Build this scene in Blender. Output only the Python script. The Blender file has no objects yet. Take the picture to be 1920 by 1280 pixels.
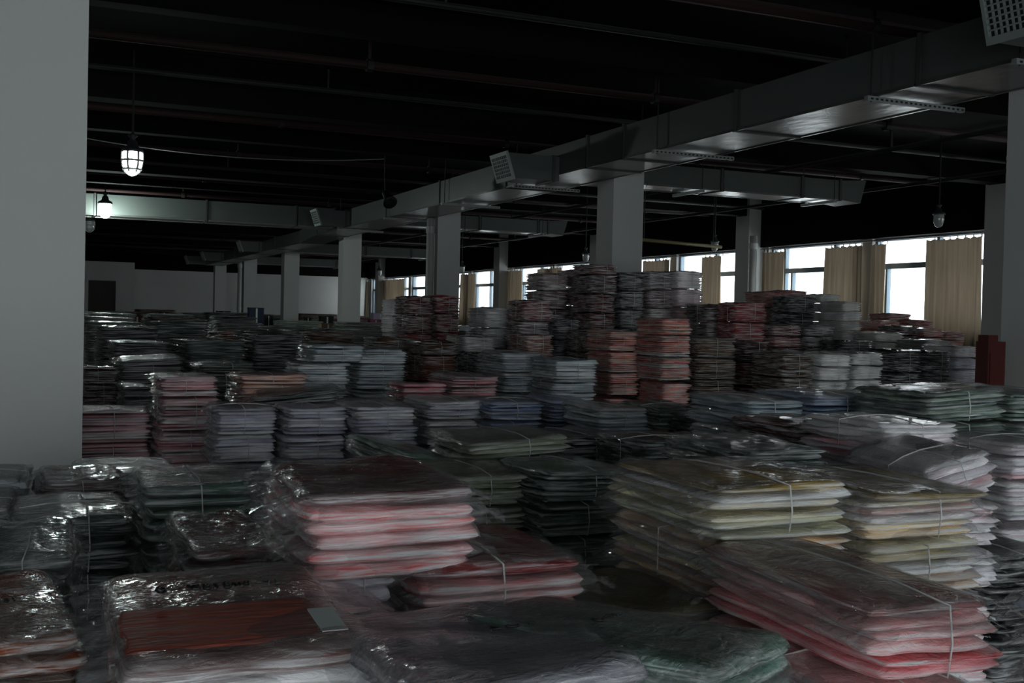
import bpy, math, random
import numpy as np
from mathutils import Matrix, Vector

# ------------------------------------------------------------------ camera
F = 2085.0                                  # focal length in pixels of the 1920 wide frame
CAM = Vector((0.0, 0.0, 1.35))
vy = Vector((-904, -66, F)).normalized()     # the hall's long direction, in camera axes (right, down, forward)
vx = Vector((4809, 72, F)); vx = (vx - vy * vx.dot(vy)).normalized()
vz = vx.cross(vy)                            # points up once y is turned
if vz.y > 0: vz = -vz
# world axes expressed in camera axes -> rows give camera axes in world
RIGHT = Vector((vx.x, vy.x, vz.x)); DOWN = Vector((vx.y, vy.y, vz.y)); FWD = Vector((vx.z, vy.z, vz.z))
scene = bpy.context.scene
cd = bpy.data.cameras.new('camera'); cam = bpy.data.objects.new('camera', cd)
scene.collection.objects.link(cam); scene.camera = cam
cd.sensor_width = 36; cd.lens = 36 * F / 1920; cd.clip_start = .05; cd.clip_end = 300
m3 = Matrix((RIGHT, -DOWN, -FWD)).transposed()
cam.matrix_world = Matrix.Translation(CAM) @ m3.to_4x4()

def ray(px, py):
    return RIGHT * ((px - 960) / F) + DOWN * ((py - 640) / F) + FWD
def at(px, py, depth):
    return CAM + ray(px, py) * depth
def on_z(px, py, z):
    r = ray(px, py); return CAM + r * ((z - CAM.z) / r.z)
def azimuth(px):
    r = ray(px, 600); return math.atan2(r.x, r.y)

# ------------------------------------------------------------------ sky, exposure
SKY = 3.2
w = bpy.data.worlds.new('overcast_sky'); scene.world = w; w.use_nodes = True
bg = w.node_tree.nodes['Background']; bg.inputs[0].default_value = (.96, .985, 1.0, 1); bg.inputs[1].default_value = SKY
scene.view_settings.view_transform = 'Standard'; scene.view_settings.look = 'None'
scene.view_settings.gamma = 1; scene.view_settings.use_curve_mapping = False
scene.view_settings.exposure = 0.6
scene.cycles.max_bounces = 6; scene.cycles.diffuse_bounces = 3; scene.cycles.glossy_bounces = 3
scene.cycles.transparent_max_bounces = 16; scene.cycles.transmission_bounces = 4
scene.cycles.sample_clamp_indirect = 3.0; scene.cycles.sample_clamp_direct = 0
scene.cycles.use_denoising = True

def portal(center, size_x, size_y, normal_to):
    l = bpy.data.lights.new('window_portal', 'AREA'); l.shape = 'RECTANGLE'; l.size = size_x; l.size_y = size_y
    l.cycles.is_portal = True
    o = bpy.data.objects.new('window_portal', l); C.objects.link(o); o.location = center
    o.rotation_euler = Vector(normal_to).to_track_quat('-Z', 'Y').to_euler()
    return o
C = scene.collection
RNG = random.Random(7)

# ------------------------------------------------------------------ helpers
def lin(c):
    return tuple(((v / 255) / 12.92 if v / 255 <= .04045 else ((v / 255 + .055) / 1.055) ** 2.4) for v in c)

def tag(o, label=None, cat=None, group=None, kind=None):
    if label: o['label'] = label
    if cat: o['category'] = cat
    if group: o['group'] = group
    if kind: o['kind'] = kind
    return o

class MB:
    def __init__(self): self.v = []; self.f = []
    def box(self, a, b):
        (x0, y0, z0), (x1, y1, z1) = a, b
        n = len(self.v)
        self.v += [(x0,y0,z0),(x1,y0,z0),(x1,y1,z0),(x0,y1,z0),(x0,y0,z1),(x1,y0,z1),(x1,y1,z1),(x0,y1,z1)]
        self.f += [tuple(n + i for i in q) for q in ((0,3,2,1),(4,5,6,7),(0,1,5,4),(1,2,6,5),(2,3,7,6),(3,0,4,7))]
        return self
    def hexa(self, pts):                     # 8 corner points ordered like box()
        n = len(self.v); self.v += [tuple(p) for p in pts]
        self.f += [tuple(n + i for i in q) for q in ((0,3,2,1),(4,5,6,7),(0,1,5,4),(1,2,6,5),(2,3,7,6),(3,0,4,7))]
        return self
    def tube(self, pts, r, n=8, closed=False):
        pts = [Vector(p) for p in pts]; N = len(pts); base = len(self.v)
        prev = None
        for i, p in enumerate(pts):
            if closed: t = pts[(i + 1) % N] - pts[i - 1]
            else: t = pts[min(i + 1, N - 1)] - pts[max(i - 1, 0)]
            if t.length < 1e-9: t = Vector((0, 0, 1))
            t.normalize()
            if prev is None: a = t.orthogonal().normalized()
            else:
                a = prev - t * prev.dot(t)
                a = a.normalized() if a.length > 1e-6 else t.orthogonal().normalized()
            prev = a; b = t.cross(a)
            for k in range(n):
                q = 2 * math.pi * k / n
                self.v.append(tuple(p + (a * math.cos(q) + b * math.sin(q)) * r))
        for i in range(N if closed else N - 1):
            j = (i + 1) % N
            for k in range(n):
                l = (k + 1) % n
                self.f.append((base + i*n + k, base + i*n + l, base + j*n + l, base + j*n + k))
        if not closed:
            self.f.append(tuple(base + k for k in reversed(range(n))))
            self.f.append(tuple(base + (N-1)*n + k for k in range(n)))
        return self
    def lathe(self, prof, n=20, c=(0, 0, 0)):
        base = len(self.v)
        for r, z in prof:
            for k in range(n):
                q = 2 * math.pi * k / n
                self.v.append((c[0] + r * math.cos(q), c[1] + r * math.sin(q), c[2] + z))
        for i in range(len(prof) - 1):
            for k in range(n):
                l = (k + 1) % n
                self.f.append((base + i*n + k, base + i*n + l, base + (i+1)*n + l, base + (i+1)*n + k))
        return self
    def mesh(self, name, mat, smooth=False):
        me = bpy.data.meshes.new(name); me.from_pydata(self.v, [], self.f)
        if mat: me.materials.append(mat)
        if smooth: me.polygons.foreach_set('use_smooth', [True] * len(me.polygons))
        me.update(); return me
    def build(self, name, mat, parent=None, loc=None, smooth=False):
        return put(name, self.mesh(name, mat, smooth), parent, loc)

def put(name, me, parent=None, loc=None):
    o = bpy.data.objects.new(name, me); C.objects.link(o)
    if parent is not None: o.parent = parent
    if loc is not None: o.location = loc
    return o
def empty(name, loc=(0, 0, 0), rz=0):
    o = bpy.data.objects.new(name, None); C.objects.link(o); o.location = loc; o.rotation_euler = (0, 0, rz)
    o.empty_display_size = .05
    return o

# ------------------------------------------------------------------ materials
def new_mat(name):
    m = bpy.data.materials.new(name); m.use_nodes = True
    nt = m.node_tree; return m, nt, nt.nodes['Principled BSDF'], nt.nodes['Material Output']
def N(nt, t, **kw):
    n = nt.nodes.new(t)
    for k, v in kw.items(): setattr(n, k, v)
    return n
def surf(name, col, rough=.6, metal=0, nscale=6, namt=.12, bump=.1, bscale=40, stretch=(1, 1, 1), coat=0, spec=.5):
    """procedural surface: colour with soft mottling and a fine relief"""
    m, nt, p, out = new_mat(name)
    tc = N(nt, 'ShaderNodeTexCoord'); mp = N(nt, 'ShaderNodeMapping'); mp.inputs['Scale'].default_value = stretch
    nt.links.new(tc.outputs['Object'], mp.inputs[0])
    no = N(nt, 'ShaderNodeTexNoise'); no.inputs['Scale'].default_value = nscale; no.inputs['Detail'].default_value = 4
    nt.links.new(mp.outputs[0], no.inputs['Vector'])
    mx = N(nt, 'ShaderNodeMix', data_type='RGBA')
    a = [c * (1 - namt) for c in col]; b = [min(1, c * (1 + namt)) for c in col]
    mx.inputs[6].default_value = (*a, 1); mx.inputs[7].default_value = (*b, 1)
    nt.links.new(no.outputs[0], mx.inputs[0]); nt.links.new(mx.outputs[2], p.inputs['Base Color'])
    p.inputs['Roughness'].default_value = rough; p.inputs['Metallic'].default_value = metal
    p.inputs['Specular IOR Level'].default_value = spec
    p.inputs['Coat Weight'].default_value = coat
    if bump:
        n2 = N(nt, 'ShaderNodeTexNoise'); n2.inputs['Scale'].default_value = bscale; n2.inputs['Detail'].default_value = 3
        nt.links.new(mp.outputs[0], n2.inputs['Vector'])
        bp = N(nt, 'ShaderNodeBump'); bp.inputs['Strength'].default_value = bump; bp.inputs['Distance'].default_value = .01
        nt.links.new(n2.outputs[0], bp.inputs['Height']); nt.links.new(bp.outputs[0], p.inputs['Normal'])
    return m

M = {}
M['wall'] = surf('painted_wall', (.52, .525, .51), .8, nscale=1.5, namt=.06, bump=.05)
M['column'] = surf('painted_column', (.63, .64, .622), .75, nscale=1.2, namt=.05, bump=.06, bscale=60)
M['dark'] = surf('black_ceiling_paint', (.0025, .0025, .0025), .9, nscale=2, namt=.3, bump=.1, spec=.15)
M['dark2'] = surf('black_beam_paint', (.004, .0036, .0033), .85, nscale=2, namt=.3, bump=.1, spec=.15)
M['floor'] = surf('concrete_floor', (.20, .20, .19), .6, nscale=2, namt=.2, bump=.1)
M['duct'] = surf('duct_foil', (.10, .116, .108), .42, .25, nscale=1.6, namt=.18, bump=.25, bscale=5, stretch=(1, 1, 1.5))
M['foil'] = surf('duct_foil_underside', (.20, .21, .20), .28, .75, nscale=2.5, namt=.25, bump=.5, bscale=7, stretch=(1, .6, 1))
M['duct_joint'] = surf('duct_joint', (.07, .078, .074), .5, .4, nscale=4, namt=.1, bump=.05)
M['strut'] = surf('galvanised_strut', (.32, .34, .33), .45, .3, nscale=8, namt=.12, bump=.05)
M['rod'] = surf('steel_rod', (.015, .015, .015), .6, 0, bump=0)
M['pipe'] = surf('red_pipe_paint', (.018, .003, .003), .75, nscale=3, namt=.2, bump=.05)
M['conduit'] = surf('grey_conduit', (.008, .0085, .0085), .6, .0, nscale=3, namt=.15, bump=.03)
M['grille'] = surf('grille_enamel', (.30, .34, .325), .5, nscale=5, namt=.06, bump=.02)
M['wframe'] = surf('blue_grey_aluminium', (.16, .22, .27), .45, .3, nscale=6, namt=.08, bump=.02)
M['door'] = surf('dark_brown_door', (.030, .020, .018), .5, nscale=4, namt=.25, bump=.1, stretch=(6, 6, 1))
M['doorframe'] = surf('door_frame', (.05, .035, .03), .5, nscale=4, namt=.2, bump=.05)
M['brass'] = surf('rail_metal', (.30, .30, .29), .35, .8, bump=0)
M['lamp_body'] = surf('lamp_enamel', (.04, .048, .048), .45, .2, nscale=8, namt=.15, bump=.02)
M['carton'] = surf('brown_carton', (.22, .14, .075), .8, nscale=5, namt=.12, bump=.08)
M['string'] = surf('white_string', (.62, .62, .60), .7, nscale=60, namt=.1, bump=0)
M['ink'] = surf('marker_ink', (.008, .008, .010), .5, bump=0)
M['paper'] = surf('pale_sticker', (.55, .62, .58), .6, nscale=8, namt=.05, bump=0)
M['socket'] = surf('black_plastic', (.012, .012, .012), .4, bump=0)
M['lit_pipe_yellow'] = surf('yellow_lit_pipe', (.30, .26, .12), .4, nscale=4, namt=.2, bump=.05)  # yellow window light on a pipe, put into its colour

def thin_fresnel(nt, bump=None, f0=.05, f1=.75, pw=4):
    lw = N(nt, 'ShaderNodeLayerWeight'); lw.inputs[0].default_value = .5
    if bump: nt.links.new(bump.outputs[0], lw.inputs['Normal'])
    po = N(nt, 'ShaderNodeMath', operation='POWER'); nt.links.new(lw.outputs['Facing'], po.inputs[0]); po.inputs[1].default_value = pw
    ma = N(nt, 'ShaderNodeMath', operation='MULTIPLY_ADD'); nt.links.new(po.outputs[0], ma.inputs[0]); ma.inputs[1].default_value = f1; ma.inputs[2].default_value = f0
    return ma
def glass_mat():
    m, nt, p, out = new_mat('window_glass')
    nt.nodes.remove(p)
    tr = N(nt, 'ShaderNodeBsdfTransparent'); tr.inputs[0].default_value = (.93, .96, .97, 1)
    gl = N(nt, 'ShaderNodeBsdfGlossy'); gl.inputs['Roughness'].default_value = .03
    fr = thin_fresnel(nt)
    mx = N(nt, 'ShaderNodeMixShader')
    nt.links.new(fr.outputs[0], mx.inputs[0]); nt.links.new(tr.outputs[0], mx.inputs[1]); nt.links.new(gl.outputs[0], mx.inputs[2])
    nt.links.new(mx.outputs[0], out.inputs[0]); return m
M['glass'] = glass_mat()

def curtain_mat():
    m, nt, p, out = new_mat('curtain_cloth'); nt.nodes.remove(p)
    tc = N(nt, 'ShaderNodeTexCoord'); mp = N(nt, 'ShaderNodeMapping'); mp.inputs['Scale'].default_value = (1, 9, .25)
    nt.links.new(tc.outputs['Object'], mp.inputs[0])
    no = N(nt, 'ShaderNodeTexNoise'); no.inputs['Scale'].default_value = 3
    nt.links.new(mp.outputs[0], no.inputs['Vector'])
    mx = N(nt, 'ShaderNodeMix', data_type='RGBA')
    mx.inputs[6].default_value = (.19, .14, .095, 1); mx.inputs[7].default_value = (.40, .325, .24, 1)
    nt.links.new(no.outputs[0], mx.inputs[0])
    df = N(nt, 'ShaderNodeBsdfDiffuse'); tl = N(nt, 'ShaderNodeBsdfTranslucent')
    nt.links.new(mx.outputs[2], df.inputs[0]); nt.links.new(mx.outputs[2], tl.inputs[0])
    ms = N(nt, 'ShaderNodeMixShader'); ms.inputs[0].default_value = .15
    nt.links.new(df.outputs[0], ms.inputs[1]); nt.links.new(tl.outputs[0], ms.inputs[2])
    nt.links.new(ms.outputs[0], out.inputs[0]); return m
M['curtain'] = curtain_mat()

def emit_mat(name, col, s):
    m, nt, p, out = new_mat(name)
    p.inputs['Base Color'].default_value = (.8, .8, .8, 1)
    p.inputs['Emission Color'].default_value = (*col, 1); p.inputs['Emission Strength'].default_value = s
    return m
M['lit'] = emit_mat('lit_lamp_glass', (.93, .98, 1.0), 16)
M['lit2'] = emit_mat('lit_globe_glass', (.86, 1.0, .95), 14)
M['lampglass'] = surf('clear_lamp_glass', (.45, .48, .48), .08, nscale=5, namt=.1, bump=0, coat=1)

def wrap_mat(name, wrinkle=1.0, sc=1.0):
    """cloth in a clear bag: object colour = garment, alpha = how milky the bag is"""
    m, nt, p, out = new_mat(name)
    oi = N(nt, 'ShaderNodeObjectInfo'); tc = N(nt, 'ShaderNodeTexCoord')
    off = N(nt, 'ShaderNodeVectorMath', operation='SCALE'); off.inputs[0].default_value = (37, 53, 29)
    nt.links.new(oi.outputs['Random'], off.inputs['Scale'])
    ad = N(nt, 'ShaderNodeVectorMath', operation='ADD')
    nt.links.new(tc.outputs['Object'], ad.inputs[0]); nt.links.new(off.outputs[0], ad.inputs[1])
    # milky streaks running along the bag
    mp = N(nt, 'ShaderNodeMapping'); mp.inputs['Scale'].default_value = (7 * sc, 9 * sc, 150 * sc)
    nt.links.new(ad.outputs[0], mp.inputs[0])
    no = N(nt, 'ShaderNodeTexNoise'); no.inputs['Scale'].default_value = 1; no.inputs['Detail'].default_value = 3
    no.inputs['Distortion'].default_value = .6
    nt.links.new(mp.outputs[0], no.inputs['Vector'])
    su = N(nt, 'ShaderNodeMath', operation='SUBTRACT'); nt.links.new(no.outputs[0], su.inputs[0]); su.inputs[1].default_value = .5
    mu = N(nt, 'ShaderNodeMath', operation='MULTIPLY_ADD'); nt.links.new(su.outputs[0], mu.inputs[0])
    mu.use_clamp = True
    at_ = N(nt, 'ShaderNodeAttribute', attribute_name='rim'); rm = N(nt, 'ShaderNodeMath', operation='MULTIPLY_ADD')
    nt.links.new(at_.outputs['Fac'], rm.inputs[0]); rm.inputs[1].default_value = .30; nt.links.new(oi.outputs['Alpha'], rm.inputs[2])
    rs = N(nt, 'ShaderNodeMath', operation='SUBTRACT'); nt.links.new(rm.outputs[0], rs.inputs[0]); rs.inputs[1].default_value = .22
    nt.links.new(rs.outputs[0], mu.inputs[2])
    ra = N(nt, 'ShaderNodeMath', operation='MULTIPLY_ADD'); nt.links.new(at_.outputs['Fac'], ra.inputs[0]); ra.inputs[1].default_value = 2.2; ra.inputs[2].default_value = .7; nt.links.new(ra.outputs[0], mu.inputs[1])
    mx = N(nt, 'ShaderNodeMix', data_type='RGBA'); nt.links.new(mu.outputs[0], mx.inputs[0])
    nt.links.new(oi.outputs['Color'], mx.inputs[6]); mx.inputs[7].default_value = (.82, .83, .84, 1)
    # large soft print on the garment
    mp3 = N(nt, 'ShaderNodeMapping'); mp3.inputs['Scale'].default_value = (6 * sc, 6 * sc, 6 * sc); nt.links.new(ad.outputs[0], mp3.inputs[0])
    n3 = N(nt, 'ShaderNodeTexNoise'); n3.inputs['Scale'].default_value = 1; n3.inputs['Detail'].default_value = 2; nt.links.new(mp3.outputs[0], n3.inputs['Vector'])
    mr = N(nt, 'ShaderNodeMapRange'); nt.links.new(n3.outputs[0], mr.inputs[0]); mr.inputs[1].default_value = .3; mr.inputs[2].default_value = .7
    mr.inputs[3].default_value = .72; mr.inputs[4].default_value = 1.25
    m4 = N(nt, 'ShaderNodeVectorMath', operation='SCALE'); nt.links.new(mx.outputs[2], m4.inputs[0]); nt.links.new(mr.outputs[0], m4.inputs['Scale'])
    nt.links.new(m4.outputs[0], p.inputs['Base Color'])
    p.inputs['Roughness'].default_value = .7; p.inputs['Specular IOR Level'].default_value = .2
    p.inputs['Coat Weight'].default_value = 1; p.inputs['Coat Roughness'].default_value = .06; p.inputs['Coat IOR'].default_value = 1.6
    # crumpled film
    mp2 = N(nt, 'ShaderNodeMapping'); mp2.inputs['Scale'].default_value = (22 * sc, 34 * sc, 95 * sc); nt.links.new(ad.outputs[0], mp2.inputs[0])
    mp2.inputs['Rotation'].default_value = (0, 0, .5)
    n2 = N(nt, 'ShaderNodeTexNoise'); n2.inputs['Scale'].default_value = 1; n2.inputs['Detail'].default_value = 4; n2.inputs['Distortion'].default_value = 1.6
    n2.inputs['Roughness'].default_value = .6
    nt.links.new(mp2.outputs[0], n2.inputs['Vector'])
    bp = N(nt, 'ShaderNodeBump'); bp.inputs['Strength'].default_value = .85 * wrinkle; bp.inputs['Distance'].default_value = .02
    nt.links.new(n2.outputs[0], bp.inputs['Height']); nt.links.new(bp.outputs[0], p.inputs['Coat Normal'])
    b2 = N(nt, 'ShaderNodeBump'); b2.inputs['Strength'].default_value = .3 * wrinkle; b2.inputs['Distance'].default_value = .02
    nt.links.new(n2.outputs[0], b2.inputs['Height']); nt.links.new(b2.outputs[0], p.inputs['Normal'])
    return m
M['wrap'] = wrap_mat('bagged_garment')
M['wrap_far'] = wrap_mat('bagged_garment_bundle', 1.0, .8)

def film_mat(name='clear_plastic_film', crumple=.8):
    m, nt, p, out = new_mat(name); nt.nodes.remove(p)
    tc = N(nt, 'ShaderNodeTexCoord'); oi = N(nt, 'ShaderNodeObjectInfo')
    off = N(nt, 'ShaderNodeVectorMath', operation='SCALE'); off.inputs[0].default_value = (37, 53, 29); nt.links.new(oi.outputs['Random'], off.inputs['Scale'])
    ad = N(nt, 'ShaderNodeVectorMath', operation='ADD'); nt.links.new(tc.outputs['Object'], ad.inputs[0]); nt.links.new(off.outputs[0], ad.inputs[1])
    mp = N(nt, 'ShaderNodeMapping'); mp.inputs['Scale'].default_value = (10, 30, 30); mp.inputs['Rotation'].default_value = (0, 0, .6); nt.links.new(ad.outputs[0], mp.inputs[0])
    n2 = N(nt, 'ShaderNodeTexNoise'); n2.inputs['Scale'].default_value = 1; n2.inputs['Detail'].default_value = 5; n2.inputs['Distortion'].default_value = 1.8
    nt.links.new(mp.outputs[0], n2.inputs['Vector'])
    bp = N(nt, 'ShaderNodeBump'); bp.inputs['Strength'].default_value = crumple; bp.inputs['Distance'].default_value = .02; nt.links.new(n2.outputs[0], bp.inputs['Height'])
    tr = N(nt, 'ShaderNodeBsdfTransparent'); tr.inputs[0].default_value = (.96, .96, .96, 1)
    df = N(nt, 'ShaderNodeBsdfDiffuse'); df.inputs[0].default_value = (.70, .71, .72, 1); nt.links.new(bp.outputs[0], df.inputs['Normal'])
    m1 = N(nt, 'ShaderNodeMixShader'); m1.inputs[0].default_value = .10
    nt.links.new(tr.outputs[0], m1.inputs[1]); nt.links.new(df.outputs[0], m1.inputs[2])
    gl = N(nt, 'ShaderNodeBsdfGlossy'); gl.inputs['Roughness'].default_value = .07; nt.links.new(bp.outputs[0], gl.inputs['Normal'])
    fr = thin_fresnel(nt, bp, .04, .5, 4)
    m2 = N(nt, 'ShaderNodeMixShader'); nt.links.new(fr.outputs[0], m2.inputs[0]); nt.links.new(m1.outputs[0], m2.inputs[1]); nt.links.new(gl.outputs[0], m2.inputs[2])
    nt.links.new(m2.outputs[0], out.inputs[0]); return m
M['film'] = film_mat(); M['film_smooth'] = film_mat('smooth_plastic_film', .3)

# ------------------------------------------------------------------ the hall
XW, XE = -11.0, 14.32          # far side wall (out of view) and window wall
YS, YN = -3.0, 49.5            # wall behind the camera and back wall
HC = 4.05                      # ceiling
SILL, TRANSOM, HEAD = 1.28, 2.46, 2.97
PILY = [-.56, 6.24, 13.04, 19.84, 26.64, 33.44, 40.24, 47.04]      # wall pillars along the windows
COLX = 7.18
COLY = [6.22, 13.04, 19.84, 26.64, 33.44, 40.24, 47.0]

tag(MB().box((XW - .3, YS - .3, -.2), (XE + .3, YN + .3, 0)).build('floor', M['floor']), 'grey concrete floor under the stacks', 'floor', kind='structure')
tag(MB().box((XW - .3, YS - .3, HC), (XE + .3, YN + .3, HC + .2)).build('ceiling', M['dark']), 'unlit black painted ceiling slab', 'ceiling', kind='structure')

WIN_N = [0]
def window(a0, a1, axis, pos, z0, z1, tz, mull, low_mull, label, inward):
    """window in the wall plane axis=pos from a0 to a1; mull = full height bars, low_mull = bars below the transom"""
    WIN_N[0] += 1
    def bx(mb, s0, s1, zz0, zz1, th):
        if axis == 'x': mb.box((pos - th, s0, zz0), (pos + th, s1, zz1))
        else: mb.box((s0, pos - th, zz0), (s1, pos + th, zz1))
        return mb
    fr = MB(); t = .05
    bx(fr, a0, a1, z0, z0 + t, .05); bx(fr, a0, a1, z1 - t, z1, .05)
    bx(fr, a0, a0 + t, z0 + t, z1 - t, .05); bx(fr, a1 - t, a1, z0 + t, z1 - t, .05)
    o = fr.build('window_%d' % WIN_N[0], M['wframe']); tag(o, label, 'window', kind='structure')
    bx(MB(), a0 + t, a1 - t, tz - .05, tz + .05, .04).build('transom', M['wframe'], o)
    for s in mull: bx(MB(), s - .035, s + .035, z0 + t, z1 - t, .045).build('mullion', M['wframe'], o)
    for s in low_mull: bx(MB(), s - .028, s + .028, z0 + t, tz - .035, .045).build('mullion', M['wframe'], o)
    up = sorted([a0 + t] + list(mull) + [a1 - t])
    for p0, p1 in zip(up, up[1:]):
        bx(MB(), p0 + .02, p1 - .02, tz + .02, z1 - t + .01, .004).build('pane', M['glass'], o)
    lo = sorted([a0 + t] + list(mull) + list(low_mull) + [a1 - t])
    for p0, p1 in zip(lo, lo[1:]):
        bx(MB(), p0 + .02, p1 - .02, z0 + t - .01, tz - .02, .004).build('pane', M['glass'], o)
    c = (a0 + a1) / 2, (z0 + z1) / 2
    if axis == 'x': portal((pos + .12 * (-inward), c[0], c[1]), z1 - z0, a1 - a0, (inward, 0, 0)).data.size_y = a1 - a0
    else: portal((c[0], pos + .12 * (-inward), c[1]), a1 - a0, z1 - z0, (0, inward, 0))
    return o

# window wall: openings per bay, two windows each with a narrow pier between
openings = []
for i in range(len(PILY) - 1):
    a, b = PILY[i] + .28, PILY[i + 1] - .28
    mid = (a + b) / 2
    openings += [(a + .12, mid - .15), (mid + .15, b - .12)]
openings += [(PILY[-1] + .40, YN - .3)]
openings = [(YS + .5, PILY[0] - .4)] + openings
wl = MB()
wl.box((XE - .02, YS, 0), (XE + .25, YN, SILL))
edges = [YS] + [v for o_ in openings for v in o_] + [YN]
for k in range(0, len(edges), 2):
    wl.box((XE - .02, edges[k], SILL), (XE + .25, edges[k + 1], HEAD))
tag(wl.build('wall_right', M['wall']), 'pale wall below and between the curtained windows', 'wall', kind='structure')
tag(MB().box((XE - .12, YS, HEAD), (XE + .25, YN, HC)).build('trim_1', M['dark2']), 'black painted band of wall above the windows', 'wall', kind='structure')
sillm = MB().box((XE - .035, YS + .5, SILL - .04), (XE - .02, YN - .2, SILL))
tag(sillm.build('trim_2', M['wall']), 'long pale window sill along the window wall', 'sill', kind='structure')
wnames = ['first', 'second', 'third', 'fourth', 'fifth', 'sixth', 'seventh', 'eighth', 'ninth', 'tenth', 'eleventh', 'twelfth', 'thirteenth', 'fourteenth', 'fifteenth', 'sixteenth', 'seventeenth', 'eighteenth']
nwin = len(openings); first_seen = next(i for i, o_ in enumerate(openings) if o_[0] > 12.8)
for i, (a0, a1) in enumerate(openings):
    L_ = a1 - a0
    if i >= first_seen: lab = 'blue-grey framed window, %s along the window wall counting away from the camera' % wnames[i - first_seen]
    else: lab = 'blue-grey framed window outside the frame, %s from the rear corner' % wnames[i]
    mull = [a0 + .46 * L_] if i % 2 else [a0 + .30 * L_, a0 + .85 * L_]
    low = [a0 + .90 * L_] if i % 2 else [a0 + .765 * L_]
    window(a0, a1, 'x', XE + .12, SILL, HEAD, TRANSOM, mull, low, lab, -1)

# wall pillars
for i, y in enumerate(PILY):
    o = MB().box((XE - .42, y - .24, 0), (XE - .021, y + .24, HC)).build('pillar', M['column'])
    k = i - 2
    tag(o, ('pale pillar against the window wall, %s one counting from the camera' % wnames[k]) if k >= 0 else 'pale wall pillar outside the frame, %s from the rear' % wnames[i], 'pillar', kind='structure')

# wall behind the camera with its big windows, and the side wall out of view
REAR = [(-4.7, -1.9), (-1.6, 1.2), (1.5, 4.3), (4.6, 7.4)]
REAR_Z = (.25, 2.40)
rw = MB(); rw.box((XW, YS - .25, 0), (XE, YS, REAR_Z[0])); rw.box((XW, YS - .25, REAR_Z[1]), (XE, YS, HC))
e = [XW] + [v for o_ in REAR for v in o_] + [XE]
for k in range(0, len(e), 2): rw.box((e[k], YS - .25, REAR_Z[0]), (e[k + 1], YS, REAR_Z[1]))
tag(rw.build('wall_rear', M['wall']), 'pale wall with large windows behind the camera', 'wall', kind='structure')
for i, (a0, a1) in enumerate(REAR):
    window(a0, a1, 'y', YS - .12, REAR_Z[0], REAR_Z[1], 1.9, [a0 + (a1 - a0) * f for f in (.25, .5, .75)], [], 'large window in the wall behind the camera, %s in its row' % wnames[i], 1)
tag(MB().box((XW - .25, YS, 0), (XW, YN, HC)).build('wall_left', M['wall']), 'pale long wall opposite the windows', 'wall', kind='structure')
tag(MB().box((XW, YN, 0), (XE, YN + .25, 3.02)).build('wall_back', surf('brightened_back_wall', (.72, .73, .71), .8, nscale=1.5, namt=.05, bump=.04)), 'pale back wall at the far end of the hall', 'wall', kind='structure')  # wall colour raised to stand in for light from the far windows
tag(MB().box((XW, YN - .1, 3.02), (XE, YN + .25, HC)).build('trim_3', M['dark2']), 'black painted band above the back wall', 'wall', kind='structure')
# corner room with the dark door in front of the back wall
PX1 = 3.55; PY = 43.5
tag(MB().box((XW, PY, 0), (1.95, PY + .2, 3.06)).box((1.95, PY, 2.36), (2.9, PY + .2, 3.06)).box((2.9, PY, 0), (PX1, PY + .2, 3.06)).box((PX1 - .2, PY + .2, 0), (PX1, YN, 3.06)).build('wall_partition', M['column']),
    'pale partition wall of the corner room with a dark door', 'wall', kind='structure')
d = tag(MB().box((1.99, PY + .06, 0), (2.86, PY + .12, 2.32)).build('door_1', M['door']), 'dark brown door in the pale far partition', 'door', kind='structure')
MB().box((1.95, PY + .02, 0), (1.99, PY + .16, 2.36)).box((2.86, PY + .02, 0), (2.9, PY + .16, 2.36)).box((1.99, PY + .02, 2.32), (2.86, PY + .16, 2.36)).build('door_frame', M['doorframe'], d)
MB().lathe([(.0, 0), (.03, .0), (.03, .03), (0, .03)], 12, (0, 0, 0)).build('handle', M['brass'], d, (2.07, PY + .02, 1.15))
for z in (.5, 1.65): MB().box((2.1, PY + .045, z - .35), (2.75, PY + .061, z + .45)).build('panel', M['door'], d)

# free standing columns
cw = .225
for i, y in enumerate(COLY):
    o = MB().box((COLX - cw, y - cw, 0), (COLX + cw, y + cw, 3.45)).build('column', M['column'])
    MB().box((COLX - cw, y - cw, 3.45), (COLX + cw, y + cw, HC - .42)).build('column_head', M['dark2'], o)
    tag(o, 'square pale grey column under the main duct, %s in its row from the camera' % wnames[i], 'column', kind='structure')
for i, y in enumerate([6.22, 13.04, 19.84, 26.64, 33.44]):
    o = MB().box((.026 - cw, y - cw, 0), (.026 + cw, y + cw, HC)).build('column', M['column'])
    tag(o, 'broad pale grey column rising at the edge of the stacks' if i == 0 else 'pale column hidden behind the broad near column, %s in its row' % wnames[i], 'column', kind='structure')
# drain pipes beside the third, sixth columns
for (x, y, n_) in ((COLX - .32, 19.75, 'third'), (COLX - .36, 40.1, 'sixth'), (XE - .55, 19.25, 'pillar')):
    o = MB().tube([(x, y, 0), (x, y, 3.17)], .075, 14).build('drain_pipe', M['column'], smooth=True)
    MB().tube([(x, y, 2.9), (x, y, 3.02)], .088, 14).build('collar', M['column'], o)
    MB().tube([(x, y, 1.4), (x, y, 1.5)], .088, 14).build('collar', M['column'], o)
    tag(o, {COLX - .32: 'white drain pipe rising close on the near side of the third column', COLX + .52: 'white drain pipe behind the third column',
            COLX - .36: 'white drain pipe beside the sixth column far back', XE - .55: 'white drain pipe beside the window wall pillar'}[x], 'pipe')

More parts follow.
